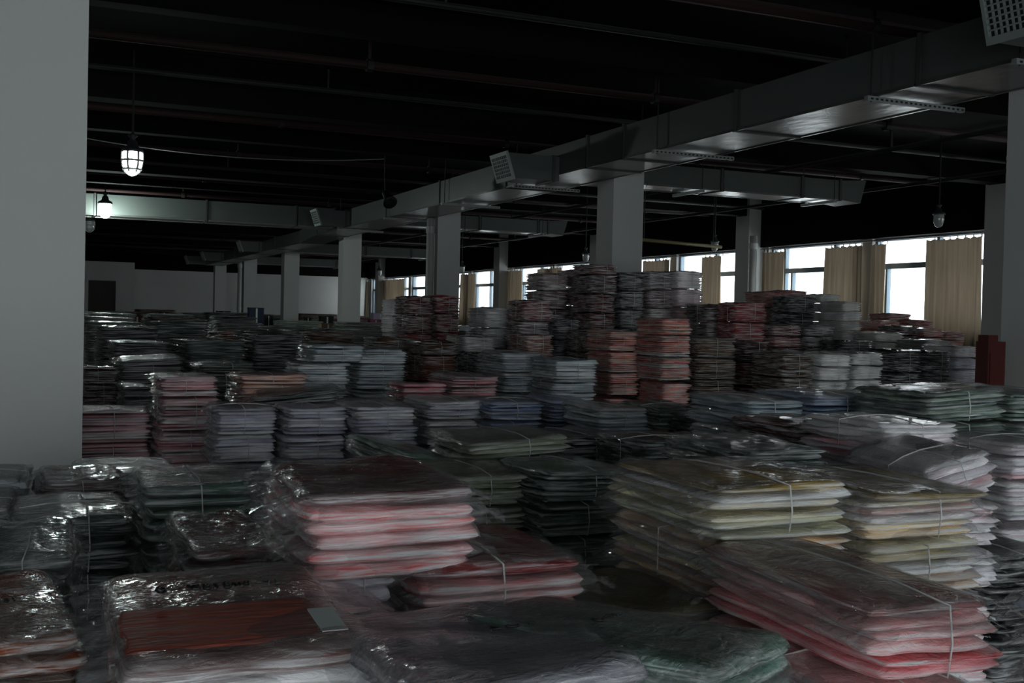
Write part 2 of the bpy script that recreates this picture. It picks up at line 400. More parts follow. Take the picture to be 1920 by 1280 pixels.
# ceiling beams
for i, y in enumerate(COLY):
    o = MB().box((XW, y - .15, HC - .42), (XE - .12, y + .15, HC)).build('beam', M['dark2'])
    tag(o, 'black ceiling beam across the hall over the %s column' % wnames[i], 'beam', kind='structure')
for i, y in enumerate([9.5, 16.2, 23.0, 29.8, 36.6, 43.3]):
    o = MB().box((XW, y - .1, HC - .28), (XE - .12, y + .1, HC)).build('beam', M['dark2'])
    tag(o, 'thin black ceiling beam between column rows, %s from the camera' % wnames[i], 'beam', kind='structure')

# ------------------------------------------------------------------ curtains
def curtain(y0, y1, ztop, zbot, label, seed):
    r = random.Random(seed); n = max(24, int((y1 - y0) * 64)); rows = 16
    vs, fs = [], []
    ph = r.uniform(0, 6); k = 2 * math.pi / .15
    for j in range(rows + 1):
        t = j / rows; z = ztop + (zbot - ztop) * t
        for i in range(n + 1):
            s = i / n; y = y0 + (y1 - y0) * s
            a = .048 * (.5 + .6 * t) * math.sin(k * (y - y0) + ph + 1.3 * math.sin(3.1 * y)) + .02 * math.sin(11 * y + 2 * t)
            yy = y + .02 * t * math.sin(7 * y + seed)
            dz = -.028 * abs(math.sin(math.pi * (y - y0) / .17)) * max(0, 1 - 4 * t)
            vs.append((a, yy, z + dz))
    W_ = n + 1
    for j in range(rows):
        for i in range(n): fs.append((j*W_+i, j*W_+i+1, (j+1)*W_+i+1, (j+1)*W_+i))
    root = empty('curtain', (XE - .16, 0, 0))
    mb = MB(); mb.v, mb.f = vs, fs
    mb.build('cloth', M['curtain'], root, smooth=True)
    for q in range(int((y1 - y0) / .17) + 1):
        y = min(y1, y0 + q * .17)
        MB().box((-.008, y - .006, ztop - .03), (.008, y + .006, ztop + .032)).build('hook', M['brass'], root)
    tag(root, label, 'curtain', 'brown curtains along the window wall')
def wall_y(px): return (XE - .16) / math.tan(azimuth(px))
CURT = [(wall_y(b), wall_y(a)) for a, b in [(1735, 1836), (1630, 1660), (1545, 1612), (1427, 1470), (1313, 1352), (1203, 1254), (1130, 1180),
        (1090, 1108), (1007, 1052), (946, 976), (862, 889), (812, 838), (706, 755), (681, 688)]]
for i, (a, b) in enumerate(CURT):
    curtain(a, b, HEAD - .10, .75, 'brown pleated curtain, %s along the window wall counting away from the camera' % wnames[i], 30 + i)
for i, (a, b) in enumerate([(-2.6, -1.0), (-.2, 1.9), (3.0, 5.9), (6.6, 8.6), (9.9, 12.7)]):  # unseen curtains, drawn wide to cut light from the right
    curtain(a, b, HEAD - .10, .75, 'brown pleated curtain outside the frame, %s from the rear corner' % wnames[i], 60 + i)
for i in range(2, len(PILY)):
    y0 = PILY[i] + .3; y1 = PILY[i + 1] - .3 if i + 1 < len(PILY) else YN - .1
    o = MB().tube([(XE - .16, y0, HEAD - .05), (XE - .16, y1, HEAD - .05)], .012, 8).build('curtain_rail', M['brass'])
    for y in (y0 + .1, (y0 + y1) / 2, y1 - .1): MB().box((XE - .165, y - .01, HEAD - .05), (XE - .12, y + .01, HEAD - .035)).build('bracket', M['brass'], o)
    tag(o, 'thin metal curtain rail in the %s window bay from the camera' % wnames[i - 2], 'curtain rail', 'curtain rails')

# ------------------------------------------------------------------ main air duct
DX0, DX1, DZ0, DZ1 = 6.18, 6.92, 3.20, 3.57
duct = empty('air_duct', (0, 0, 0))
tag(duct, 'long grey foil-clad main air duct running the length of the hall', 'air duct')
def duct_piece(parent, a, b, name='duct_section', along='y'):
    (x0, y0, z0), (x1, y1, z1) = a, b
    o = MB().box(a, b).build(name, M['duct'], parent)
    MB().box((x0 + .004, y0 + .004, z0 - .004), (x1 - .004, y1 - .004, z0)).build('underside', M['foil'], o)
    t = .018
    if along == 'y': MB().box((x0 - t, y1 - .02, z0 - t), (x1 + t, y1 + .02, z1 + t)).build('joint_flange', M['duct_joint'], o)
    else: MB().box((x1 - .02, y0 - t, z0 - t), (x1 + .02, y1 + t, z1 + t)).build('joint_flange', M['duct_joint'], o)
    # bright folded lower edges
    if along == 'y':
        for x in (x0, x1): MB().box((x - .012, y0, z0 - .012), (x + .012, y1 - .03, z0 + .012)).build('edge_trim', M['foil'], o)
    else:
        for y in (y0, y1): MB().box((x0, y - .012, z0 - .012), (x1 - .03, y + .012, z0 + .012)).build('edge_trim', M['foil'], o)
    return o
ys = [1.2, 3.2, 6.6, 9.0, 11.2, 12.1, 14.6, 17.4, 20.4, 23.4, 25.9]
for y0, y1 in zip(ys, ys[1:]): duct_piece(duct, (DX0, y0 + .02, DZ0), (DX1, y1 - .02, DZ1))
# reducing piece and the slimmer far run
EZ0, EZ1, EX0, EX1 = 3.06, 3.36, 6.05, 6.65
MB().hexa([(DX0, 25.92, DZ0), (DX1, 25.92, DZ0), (EX1, 27.2, EZ0), (EX0, 27.2, EZ0), (DX0, 25.92, DZ1), (DX1, 25.92, DZ1), (EX1, 27.2, EZ1), (EX0, 27.2, EZ1)]).build('reducer', M['duct'], duct)
ys2 = [27.2, 30.2, 33.4, 36.6, 39.8, 43.0]
for y0, y1 in zip(ys2, ys2[1:]): duct_piece(duct, (EX0, y0 + .02, EZ0), (EX1, y1 - .02, EZ1))
def grille(parent, W_, H_, nx, nz, name='grille'):
    """egg-crate grille in local x (width) / z (height), facing -y; returns object"""
    mb = MB(); f = .03
    mb.box((0, -.02, 0), (W_, .01, f)); mb.box((0, -.02, H_ - f), (W_, .01, H_)); mb.box((0, -.02, f), (f, .01, H_ - f)); mb.box((W_ - f, -.02, f), (W_, .01, H_ - f))
    g = mb.build(name, M['grille'], parent)
    return g, f
def spout(parent, x1, y, z0, z1, L_, D_, nx=8, nz=6):
    """side outlet: a box leaving the duct towards -x, its slanted mouth closed by a grille"""
    xo = x1 - L_; sl = .10
    o = MB().hexa([(xo + sl, y, z0), (x1, y, z0), (x1, y + D_, z0), (xo + sl, y + D_, z0), (xo, y, z1), (x1, y, z1), (x1, y + D_, z1), (xo, y + D_, z1)]).build('side_outlet', M['duct'], parent)
    MB().box((x1 - .10, y - .014, z0 - .014), (x1 - .06, y + D_ + .014, z1 + .014)).build('joint_flange', M['duct_joint'], o)
    H_ = math.hypot(z1 - z0, sl); ang = math.atan2(sl, z1 - z0)
    mb = MB(); f = .028; bars = MB(); back = MB()
    W_ = D_ + .04
    mb.box((-.02, -W_/2, -.02), (.012, W_/2, f)); mb.box((-.02, -W_/2, H_ - f), (.012, W_/2, H_ + .02))
    mb.box((-.02, -W_/2, f), (.012, -W_/2 + f, H_ - f)); mb.box((-.02, W_/2 - f, f), (.012, W_/2, H_ - f))
    g = mb.build('grille', M['grille'], o)
    g.location = (xo + sl - .012, y + D_ / 2, z0); g.rotation_euler = (0, -ang, 0)
    for q in range(1, nx): 
        yy = -W_/2 + f + (W_ - 2*f) * q / nx; mb2 = bars.box((-.012, yy - .005, f), (.004, yy + .005, H_ - f))
    for q in range(1, nz):
        zz = f + (H_ - 2*f) * q / nz; bars.box((-.016, -W_/2 + f, zz - .005), (0, W_/2 - f, zz + .005))
    bars.box((.006, -W_/2 + f, f), (.012, W_/2 - f, H_ - f))
    b = bars.build('side_outlet_louvres', M['grille'], o); b.location = g.location; b.rotation_euler = g.rotation_euler
    b.data.materials.append(M['socket'])
    for pi in range(len(b.data.polygons) - 6, len(b.data.polygons)): b.data.polygons[pi].material_index = 1
    return o
spout(duct, DX0, 4.56, 3.14, 3.52, .80, .66, 14, 9)
spout(duct, DX0, 12.85, 3.11, 3.42, .72, .50)
spout(duct, DX0, 23.0, 3.22, 3.52, .70, .5)
spout(duct, EX0, 32.0, 3.06, 3.34, .62, .5)
spout(duct, EX0, 38.8, 3.06, 3.34, .70, .5)
spout(duct, EX0, 42.3, 3.06, 3.34, .80, .5)
# branches towards the windows, each ending in a slanted mouth
for i, (y, x1, z0, z1) in enumerate([(13.35, 11.45, 3.23, 3.52), (22.6, 11.0, 3.26, 3.54), (31.6, 11.4, 3.08, 3.34), (40.4, 11.0, 3.08, 3.34)]):
    b = empty('branch_duct', (0, 0, 0)); tag(b, 'grey side branch of the main duct reaching towards the windows, %s from the camera' % wnames[i], 'air duct', 'branch ducts')
    xs = [DX1 if y < 27 else EX1, 9.0, 10.4, x1 - .35]
    for x0, xx in zip(xs, xs[1:]): duct_piece(b, (x0 + .02, y, z0), (xx - .02, y + .55, z1), along='x')
    MB().hexa([(x1 - .35, y, z0), (x1, y - .02, z0 - .03), (x1, y + .57, z0 - .03), (x1 - .35, y + .55, z0), (x1 - .35, y, z1), (x1 + .10, y - .02, z1 + .03), (x1 + .10, y + .57, z1 + .03), (x1 - .35, y + .55, z1)]).build('flared_mouth', M['duct'], b)
    for x in (8.6, x1 - .55):
        MB().box((x - .02, y - .12, z0 - .06), (x + .02, y + .67, z0 - .02)).build('hanger_bar', M['strut'], b)
        for yy in (y - .09, y + .64): MB().tube([(x, yy, z0 - .05), (x, yy, HC)], .006, 6).build('hanger_rod', M['rod'], b)
# cross duct to the far side
cx = empty('cross_duct', (0, 0, 0)); tag(cx, 'grey cross duct lit by the glowing lamp, meeting the main duct', 'air duct')
xs = [-9, -5, -2, 1.2, 3.4, 5.3, DX0 - .03]
for x0, x1 in zip(xs, xs[1:]): duct_piece(cx, (x0 + .02, 24.1, DZ0 + .04), (x1 - .02, 24.75, DZ0 + .46), along='x')
# trapeze hangers under the main duct
for i, y in enumerate([5.6, 7.05, 10.35, 14.1, 17.0, 20.2, 23.6]):
    h = empty('duct_hanger', (0, 0, 0)); tag(h, 'perforated steel hanger bar with rods under the main duct, %s from the camera' % wnames[i], 'duct hanger', 'duct hangers')
    bar = MB().box((DX0 - .10, y - .022, DZ0 - .055), (DX1 + .18, y + .022, DZ0 - .016)).build('bar', M['strut'], h)
    if y < 15:
        for q in range(20):
            x = DX0 - .07 + q * .05
            MB().box((x, y - .0235, DZ0 - .045), (x + .025, y - .0215, DZ0 - .030)).build('slot', M['socket'], bar)
    for x in (DX0 - .05, DX1 + .10): MB().tube([(x, y, DZ0 - .06), (x, y, HC)], .007, 6).build('rod', M['rod'], h)

# ------------------------------------------------------------------ pipes under the ceiling
PZ = 3.5
pipe_y = [6.9, 10.2, 14.2, 17.4, 21.0, 24.1, 28.0, 31.4, 35.0, 38.6, 42.0, 45.4]
for i, y in enumerate(pipe_y):
    z = HC - .36 if y < 12 else HC - .30
    o = MB().tube([(XW + .3, y, z), (XE - .5, y, z)], .04 if i % 2 else .05, 10).build('sprinkler_pipe', M['pipe'], smooth=True)
    for x in np.arange(-9.5, XE - 1, 3.1):
        MB().box((x - .012, y - .012, z + .035), (x + .012, y + .012, HC)).build('pipe_hanger', M['pipe'], o)
        MB().tube([(x - .03, y, z), (x + .03, y, z)], .062, 10).build('clip', M['rod'], o)
    tag(o, 'dark red sprinkler pipe under the black ceiling, %s from the camera' % wnames[i], 'pipe', 'red sprinkler pipes')
for i, (x, z) in enumerate([(9.9, 3.582), (12.6, 3.582)]):
    o = MB().tube([(x, 4, z), (x, 45, z)], .03, 8).build('conduit_pipe', M['conduit'], smooth=True)
    for y in range(5, 45, 6): MB().box((x - .01, y - .01, z + .02), (x + .01, y + .01, HC)).build('pipe_hanger', M['rod'], o)
    tag(o, ['thin grey conduit running lengthwise past the branch ducts', 'thin grey conduit running lengthwise close to the windows'][i], 'pipe', 'grey conduits')
for i, (y, z) in enumerate([(8.4, 3.82), (12.2, 3.82), (19.0, 3.72)]):
    o = MB().tube([(XW + .3, y, z), (XE - .5, y, z)], .028, 8).build('conduit_pipe', M['conduit'], smooth=True)
    for x in range(-9, 14, 4): MB().box((x - .01, y - .01, z + .02), (x + .01, y + .01, HC)).build('pipe_hanger', M['rod'], o)
    tag(o, 'thin grey conduit crossing the hall under the ceiling, %s from the camera' % wnames[i], 'pipe', 'grey conduits')
# sagging cable above the bright lamp
pts = []
a_, b_ = at(150, 257, 12.2), at(720, 298, 12.6)
for q in range(17):
    t = q / 16; p = a_.lerp(b_, t); p.z -= .10 * 4 * t * (1 - t); pts.append(p)
tag(MB().tube(pts, .006, 6).build('cable', M['duct']), 'pale cable sagging under the ceiling above the caged lamp', 'cable')

# ------------------------------------------------------------------ lamps
def lamp(px, py, depth, dia, lit, label, cage=True, energy=6):
    c = at(px, py, depth); s = dia
    r = empty('pendant_lamp', c); tag(r, label, 'lamp', 'pendant factory lamps')
    MB().tube([(0, 0, s * 1.35), (0, 0, HC - c.z)], .011, 8).build('stem', M['rod'], r)
    MB().lathe([(.012, s*1.45), (.05*s/.2, s*1.3), (.10*s, s*1.15), (.22*s, s*1.02), (.26*s, s*.80), (.5*s, s*.66), (.53*s, s*.52), (.46*s, s*.50), (0, s*.50)], 20).build('cap', M['lamp_body'], r, smooth=True)
    prof = [(.44*s, s*.50), (.45*s, s*.2), (.41*s, -s*.15), (.30*s, -s*.42), (.14*s, -s*.54), (0, -s*.56)]
    MB().lathe(prof, 20).build('glass_shade', lit if lit else M['lampglass'], r, smooth=True)
    if cage:
        for k in range(6):
            q = k * math.pi / 3
            MB().tube([(math.cos(q)*(a+.03*s), math.sin(q)*(a+.03*s), z) for a, z in prof[:-1]] + [(0, 0, -s*.6)], .012*s/.2, 6).build('guard_wire', M['strut'], r)
        for a, z in ((.455*s, s*.1), (.38*s, -s*.32)):
            MB().tube([(math.cos(t)*(a+.03*s), math.sin(t)*(a+.03*s), z) for t in np.linspace(0, 2*math.pi, 20, endpoint=False)], .012*s/.2, 6, True).build('guard_ring', M['strut'], r)
    if lit:
        l = bpy.data.lights.new('lamp_light', 'POINT'); l.energy = energy; l.color = lit.node_tree.nodes['Principled BSDF'].inputs['Emission Color'].default_value[:3]; l.shadow_soft_size = s * .5
        lo = bpy.data.objects.new('lamp_light', l); C.objects.link(lo); lo.parent = r; lo.location = (0, 0, -s * 1.0)
    return r
lamp(248, 305, 11.6, .215, M['lit'], 'bright lit caged lamp hanging under the black ceiling near the broad column')
lamp(197, 395, 22.2, .27, M['lit2'], 'glowing white globe lamp in front of the cross duct', cage=False, energy=90)
lamp(168, 424, 27, .24, None, 'dim unlit lamp half hidden just below the cross duct')
lamp(1760, 414, 15.5, .165, None, 'unlit glass lamp hanging before the curtained windows', cage=False)
lamp(1340, 462, 21, .16, None, 'small unlit lamp above the curtain near the window pillar', cage=False)
lamp(1098, 484, 22, .15, None, 'small unlit glass lamp close to the tall central column', cage=False)
lamp(866, 506, 27, .15, None, 'small unlit glass lamp next to the third column', cage=False)
lamp(711, 512, 35.5, .17, None, 'tiny unlit lamp in front of the farthest windows', cage=False)
a_, b_ = at(1190, 448, 17.2), at(1352, 463, 18.6)  # a pipe catching window light, the light painted as yellow
o = MB().tube([a_, b_], .028, 8).build('varnished_batten', M['lit_pipe_yellow'], smooth=True); tag(o, 'thin pipe under the ceiling beyond the central column, yellow window light in its colour', 'batten')
for f_ in (.1, .9):
    q_ = a_.lerp(b_, f_); MB().tube([q_, (q_.x, q_.y, HC - .03)], .006, 6).build('rod', M['rod'], o)
# dark horn speaker on the duct
p = at(722, 362, 17.5)
o = empty('horn_speaker', p); tag(o, 'small dark horn speaker fixed by the main duct', 'speaker')
mb = MB().lathe([(.0, 0), (.05, .0), (.06, .12), (.11, .24), (.115, .26), (0, .2)], 16); 
hb = mb.build('horn', M['conduit'], o, smooth=True); hb.rotation_euler = (2.3, .3, .4)
MB().tube([(0, 0, 0), (0, .05, .3), (0, .05, HC - p.z)], .01, 6).build('bracket', M['rod'], o)
# wall socket box on the pale pillar by the windows
pp = at(1857, 488, 16); 
o = MB().box((XE - .47, 12.74, 2.33), (XE - .42, 12.82, 2.43)).build('wall_switch', M['socket']); tag(o, 'small black box on the pale pillar by the windows', 'switch')
MB().box((XE - .48, 12.76, 2.36), (XE - .47, 12.80, 2.40)).build('rocker', M['socket'], o)

# ------------------------------------------------------------------ bagged garments
class Waves:
    def __init__(self, seed, n=10, lo=4, hi=40, fall=1.0):
        g = np.random.RandomState(seed)
        k = np.exp(g.uniform(math.log(lo), math.log(hi), n)); q = g.uniform(0, 2*math.pi, n)
        self.kx, self.ky = k*np.cos(q), k*np.sin(q); self.ph = g.uniform(0, 6.28, n); self.a = (lo / k) ** fall
        self.a /= np.sqrt((self.a**2).sum() / 2)
    def __call__(self, x, y):
        x = np.asarray(x, float); y = np.asarray(y, float)
        return (self.a * np.sin(x[..., None]*self.kx + y[..., None]*self.ky + self.ph)).sum(-1)

BW, BL = .36, .46
def edge_grid(n):
    s = np.linspace(-1, 1, n); return np.sign(s) * (1 - (1 - np.abs(s)) ** 1.7)
def bag_mesh(seed, nu, nv, t, mat, frill=.012, ends=.03, amp=.0025, edge=.006, name='garment_bag', sag=0.0, grow=0.0):
    """a soft flat bag lying on z=0: pillow body, crimped rim of loose film"""
    W_, L_ = BW + grow, BL + grow
    u, v = np.meshgrid(edge_grid(nu), edge_grid(nv), indexing='ij')
    n1, n2, n3, n4 = Waves(seed, 12, 8, 70, .8), Waves(seed+1, 8, 6, 60, .6), Waves(seed+2, 8, 6, 60, .6), Waves(seed+3, 8, 5, 25)
    x = W_/2 * u * (1 - .05 * np.abs(v)**6) + edge * np.abs(u)**6 * n2(np.sign(u)*3, v*L_/2)
    y = L_/2 * v * (1 - .04 * np.abs(u)**6) + edge * np.abs(v)**6 * n3(u*W_/2, np.sign(v)*3)
    prof = np.sqrt(np.clip((1 - np.abs(u)**14) * (1 - np.abs(v)**14), 0, 1))
    low = .003 * n4(x, y) * prof
    wr = n1(x, y)
    top = t/2 + prof * (t/2) + low + amp * prof * (wr + .6*np.abs(wr)) + .35*edge*(1-prof)*n2(y*2, x*2)
    bot = t/2 - prof * (t/2) + low*.4 + .25*edge*(1-prof)*n2(y*2, x*2)
    drop = -sag * (np.abs(u)**4 + .7*np.abs(v)**4)
    top = top + drop; bot = bot + drop*.7
    P = np.stack([x, y, top], -1); Q = np.stack([x, y, bot], -1)
    vs = [tuple(p) for p in P.reshape(-1, 3)]; fs = []
    ix = lambda i, j: i*nv + j
    for i in range(nu-1):
        for j in range(nv-1): fs.append((ix(i,j), ix(i+1,j), ix(i+1,j+1), ix(i,j+1)))
    bidx = {}
    for i in range(nu):
        for j in range(nv):
            if i in (0, nu-1) or j in (0, nv-1): bidx[(i, j)] = ix(i, j)
            else: bidx[(i, j)] = len(vs); vs.append(tuple(Q[i, j]))
    for i in range(nu-1):
        for j in range(nv-1): fs.append((bidx[(i,j)], bidx[(i,j+1)], bidx[(i+1,j+1)], bidx[(i+1,j)]))
    # crimped rim
    ring = [(i, 0) for i in range(nu)] + [(nu-1, j) for j in range(1, nv)] + [(i, nv-1) for i in range(nu-2, -1, -1)] + [(0, j) for j in range(nv-2, 0, -1)]
    g = np.random.RandomState(seed + 9); base = len(vs); prevs = g.rand(len(ring)); prevs = .25*np.roll(prevs, 1) + .5*prevs + .25*np.roll(prevs, -1)
    zj = g.rand(len(ring)) - .5; zj = .3*np.roll(zj, 1) + .4*zj + .3*np.roll(zj, -1)
    for q, (i, j) in enumerate(ring):
        X, Y, Z = vs[ix(i, j)]
        ex = ends if i in (0, nu-1) else 0; ey = frill if j in (0, nv-1) else 0
        k = .45 + .8 * prevs[q]
        dx = math.copysign(ex * k, u[i, j]) if ex else 0; dy = math.copysign(ey * k, v[i, j]) if ey else 0
        vs.append((X + dx, Y + dy, Z + zj[q] * (.5*ex + .5*ey) * 1.6 - .25*ex))
    R_ = len(ring)
    for q in range(R_):
        r2 = (q + 1) % R_; fs.append((ix(*ring[q]), base + q, base + r2, ix(*ring[r2])))
    mb = MB(); mb.v, mb.f = vs, fs
    me = mb.mesh(name, mat, True)
    rim = np.ones(len(vs)); rim[:nu*nv] = 1 - np.clip(prof.reshape(-1), 0, 1)**1.5
    for (i, j), q in bidx.items(): rim[q] = 1 - min(1, prof[i, j])**1.5
    me.attributes.new('rim', 'FLOAT', 'POINT').data.foreach_set('value', rim)
    return me

def layers_mesh(seed, n, t, mat, name='garment_bundle'):
    """a whole bundle as one body: n soft layers with pinched seams and uneven ends"""
    g = np.random.RandomState(seed); ns = 36
    wa, wb = Waves(seed + 5, 8, 6, 60, .5), Waves(seed + 6, 10, 5, 30, .8)
    vs, fs = [], []
    q = np.linspace(0, 2*math.pi, ns, endpoint=False)
    cx_, sy_ = np.cos(q), np.sin(q); e = .22
    ux = np.sign(cx_) * np.abs(cx_)**e; uy = np.sign(sy_) * np.abs(sy_)**e
    rings = []
    lean = g.normal(0, .003, (n, 2)).cumsum(0); lean -= lean.mean(0)
    for k in range(n):
        ox, oy = g.normal(0, .006, 2) + lean[k]; sx = g.uniform(.97, 1.03); sy = g.uniform(.97, 1.03)
        for fz, ins in ((.04, .020), (.30, .002), (.70, .0), (.96, .018)):
            X = ux * (BW/2*sx - ins) + ox + .006 * wa(ux*.3 + k, uy*.3); Y = uy * (BL/2*sy - ins) + oy + .006 * wa(uy*.3 + 7, ux*.3 + k)
            Z = (k + fz) * t + .3 * t * wb(ux*.2 + k*.13, uy*.2) * (0 if (k == 0 and fz < .1) else 1)
            rings.append(np.stack([X, Y, Z], -1))
    top = rings[-1]
    for s in (.75, .4):
        rr = top.copy(); c = rr.mean(0); rr = c + (rr - c) * s; rr[:, 2] = c[2] + .004 + .005 * wb(rr[:, 0]*4, rr[:, 1]*4); rings.append(rr)
    for r in rings: vs += [tuple(p) for p in r]
    m_ = len(rings)
    for i in range(m_ - 1):
        for k in range(ns):
            l = (k + 1) % ns; fs.append((i*ns+k, i*ns+l, (i+1)*ns+l, (i+1)*ns+k))
    fs.append(tuple(reversed(range(ns)))); fs.append(tuple((m_-1)*ns + k for k in range(ns)))
    mb = MB(); mb.v, mb.f = vs, fs
    me = mb.mesh(name, mat, True)
    rim = np.ones(len(vs)); rim[-2*ns:] = 0; rim[-3*ns:-2*ns] = .6
    me.attributes.new('rim', 'FLOAT', 'POINT').data.foreach_set('value', rim)
    return me

T = .017
MID = [bag_mesh(100 + 10*i, 18, 18, T, M['wrap'], frill=.003, ends=.014) for i in range(8)]
HERO_T = .030
HERO = [bag_mesh(300 + 10*i, 40, 44, HERO_T, M['wrap'], frill=.003, ends=.006, amp=.0028, edge=.005) for i in range(6)]
FILM = [bag_mesh(500 + 10*i, 44, 48, HERO_T + .004, M['film'], frill=.008, ends=.045, amp=.0045, edge=.010, name='plastic_film', grow=.012) for i in range(5)]
MIDFILM = [bag_mesh(600 + 10*i, 22, 22, T + .003, M['film'], frill=.010, ends=.034, amp=.0040, edge=.008, name='plastic_film', grow=.010) for i in range(5)]
LAY = {n: [layers_mesh(700 + 17*n + i, n, T, M['wrap_far']) for i in range(5 if n < 12 else 3)] for n in (6, 11, 22, 36, 50, 66, 84)}

def string_mesh(h, seed, cross=False, r_=.0022):
    mb = MB(); g = random.Random(seed); x = g.uniform(-.03, .03)
    hw, hl = BW/2 + .006, BL/2 + .006
    def loop(pts): mb.tube(pts, r_, 5, True)
    y = hl
    loop([(x, -y, .004), (x + .004, -y - .004, h*.5), (x, -y, h), (x + .006, -y*.5, h + .009), (x, 0, h + .011), (x - .004, y*.5, h + .009), (x, y, h), (x, y, .004), (x, 0, .001)])
    if cross:
        yy = g.uniform(-.05, .05)
        loop([(-hw, yy, .004), (-hw, yy, h), (-hw*.5, yy + .005, h + .009), (0, yy, h + .013), (hw*.5, yy - .005, h + .009), (hw, yy, h), (hw, yy, .004), (0, yy, .001)])
    return mb.mesh('string', M['string'], True)
STR = {}
def get_string(n, t, k):
    key = (n, round(t, 4), k % 3)
    if key not in STR: STR[key] = string_mesh(n * t * .96, 40 + n + k % 3, k % 3 == 1)
    return STR[key]

PAL = {
 'red':   [(205, 45, 48), (215, 205, 208), (190, 60, 70), (220, 80, 60), (150, 130, 150)],
 'redhero': [(222, 52, 54), (214, 210, 214), (206, 66, 70), (164, 148, 172), (220, 214, 216)],
 'rose':  [(200, 90, 95), (205, 120, 125), (150, 90, 100), (215, 150, 150)],
 'pink':  [(214, 176, 180), (198, 150, 156), (222, 190, 190), (186, 120, 128)],
 'hotpink': [(215, 95, 110), (225, 130, 140), (200, 160, 165)],
 'lilac': [(196, 193, 203), (180, 178, 192), (208, 206, 212), (158, 157, 174)],
 'teal':  [(176, 184, 188), (158, 168, 174), (194, 200, 203), (134, 148, 156)],
 'blue':  [(120, 135, 170), (95, 115, 160), (150, 160, 190), (80, 105, 130)],
 'orange': [(225, 95, 55), (230, 140, 105), (215, 195, 185), (210, 60, 40), (235, 170, 140)],
 'yellow': [(226, 186, 80), (225, 222, 222), (222, 160, 80), (222, 205, 150), (228, 224, 226), (214, 120, 90)],
 'green': [(85, 105, 92), (70, 92, 82), (110, 125, 112)],
 'sage':  [(125, 132, 110), (108, 118, 98), (140, 144, 124)],
 'olive': [(96, 92, 70), (110, 104, 80)],
 'mint':  [(92, 130, 116), (110, 150, 136), (170, 190, 186)],
 'dkgreen': [(48, 62, 58), (60, 76, 70), (38, 48, 46)],
 'black': [(22, 24, 26), (32, 34, 36), (18, 18, 20)],
 'dkred': [(112, 24, 28), (84, 20, 26), (138, 36, 38), (66, 30, 34)],
 'maroon': [(90, 52, 52), (75, 45, 48), (110, 66, 62)],
 'brown': [(104, 78, 58), (84, 66, 48), (120, 92, 66)],
 'white': [(196, 196, 192), (178, 178, 176), (205, 202, 196)],
 'grey':  [(128, 128, 128), (112, 114, 116), (140, 138, 138)],
 'brick': [(170, 78, 68), (150, 66, 60), (190, 105, 92)],
 'whitepink': [(214, 206, 210), (205, 190, 196), (200, 140, 148), (192, 186, 194)],
 'silver': [(150, 158, 162), (130, 138, 142)],
 'peach': [(214, 168, 142), (205, 150, 130)],
 'rust': [(120, 62, 34), (92, 58, 30), (70, 44, 26)],
}
ORD = ['topmost', 'second-highest', 'third-highest', 'fourth-highest', 'fifth-highest']
COUNT = [0]
LIGHTER = dict(lilac=1.3, teal=1.35, pink=1.3, whitepink=1.25, orange=1.3, yellow=1.2, blue=1.3, sage=1.3, hotpink=1.3, peach=1.2, white=1.35, rose=1.3, redhero=1.1, green=1.3, silver=1.2, mint=1.1)
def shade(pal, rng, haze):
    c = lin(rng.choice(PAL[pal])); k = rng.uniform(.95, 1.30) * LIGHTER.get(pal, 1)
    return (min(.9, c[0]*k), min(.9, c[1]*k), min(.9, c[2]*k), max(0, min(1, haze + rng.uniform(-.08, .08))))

PLAN = []
def stack(desc, x0, x1, ytop, pal, haze=.35, d=None, W=None, L=BL, rot=0, **kw):
    if d is None: d = (W or BW) * abs(math.cos(azimuth((x0 + x1) / 2))) * F / (x1 - x0)
    PLAN.append(dict(desc=desc, x0=x0, x1=x1, ytop=ytop, pal=pal, haze=haze, Y=d * ray((x0 + x1) / 2, ytop).y, L=L, rot=rot, fix=kw.pop('fix', False), kw=kw)); return PLAN[-1]
def xr(p, Y):
    return Y * ray(p['x0'], p['ytop']).x / ray(p['x0'], p['ytop']).y, Y * ray(p['x1'], p['ytop']).x / ray(p['x1'], p['ytop']).y
def resolve():
    done = []
    for p in sorted(PLAN, key=lambda q: (not q['fix'], q['Y'])):
        for _ in range(0 if p['fix'] else 40):
            hit = None; a0, a1 = xr(p, p['Y'])
            for q in done:
                b0, b1 = q['X']
                if a0 < b1 - .05 and b0 < a1 - .05 and p['Y'] < q['Y'] + q['L'] and q['Y'] < p['Y'] + p['L']:
                    hit = q; break
            if not hit: break
            if p['Y'] - hit['Y'] < .30 and p['Y'] > hit['Y'] + 1e-4 and (p['x0'] >= hit['x1'] - 3 or hit['x0'] >= p['x1'] - 3): p['Y'] = hit['Y']
            elif p['Y'] - hit['Y'] >= .36 and not hit['fix']: hit['L'] = p['Y'] - hit['Y'] - .03
            else:
                if not hit['fix']: hit['L'] = max(.36, min(hit['L'], .40))
                p['Y'] = hit['Y'] + hit['L'] + .03
        p['X'] = xr(p, p['Y']); done.append(p)
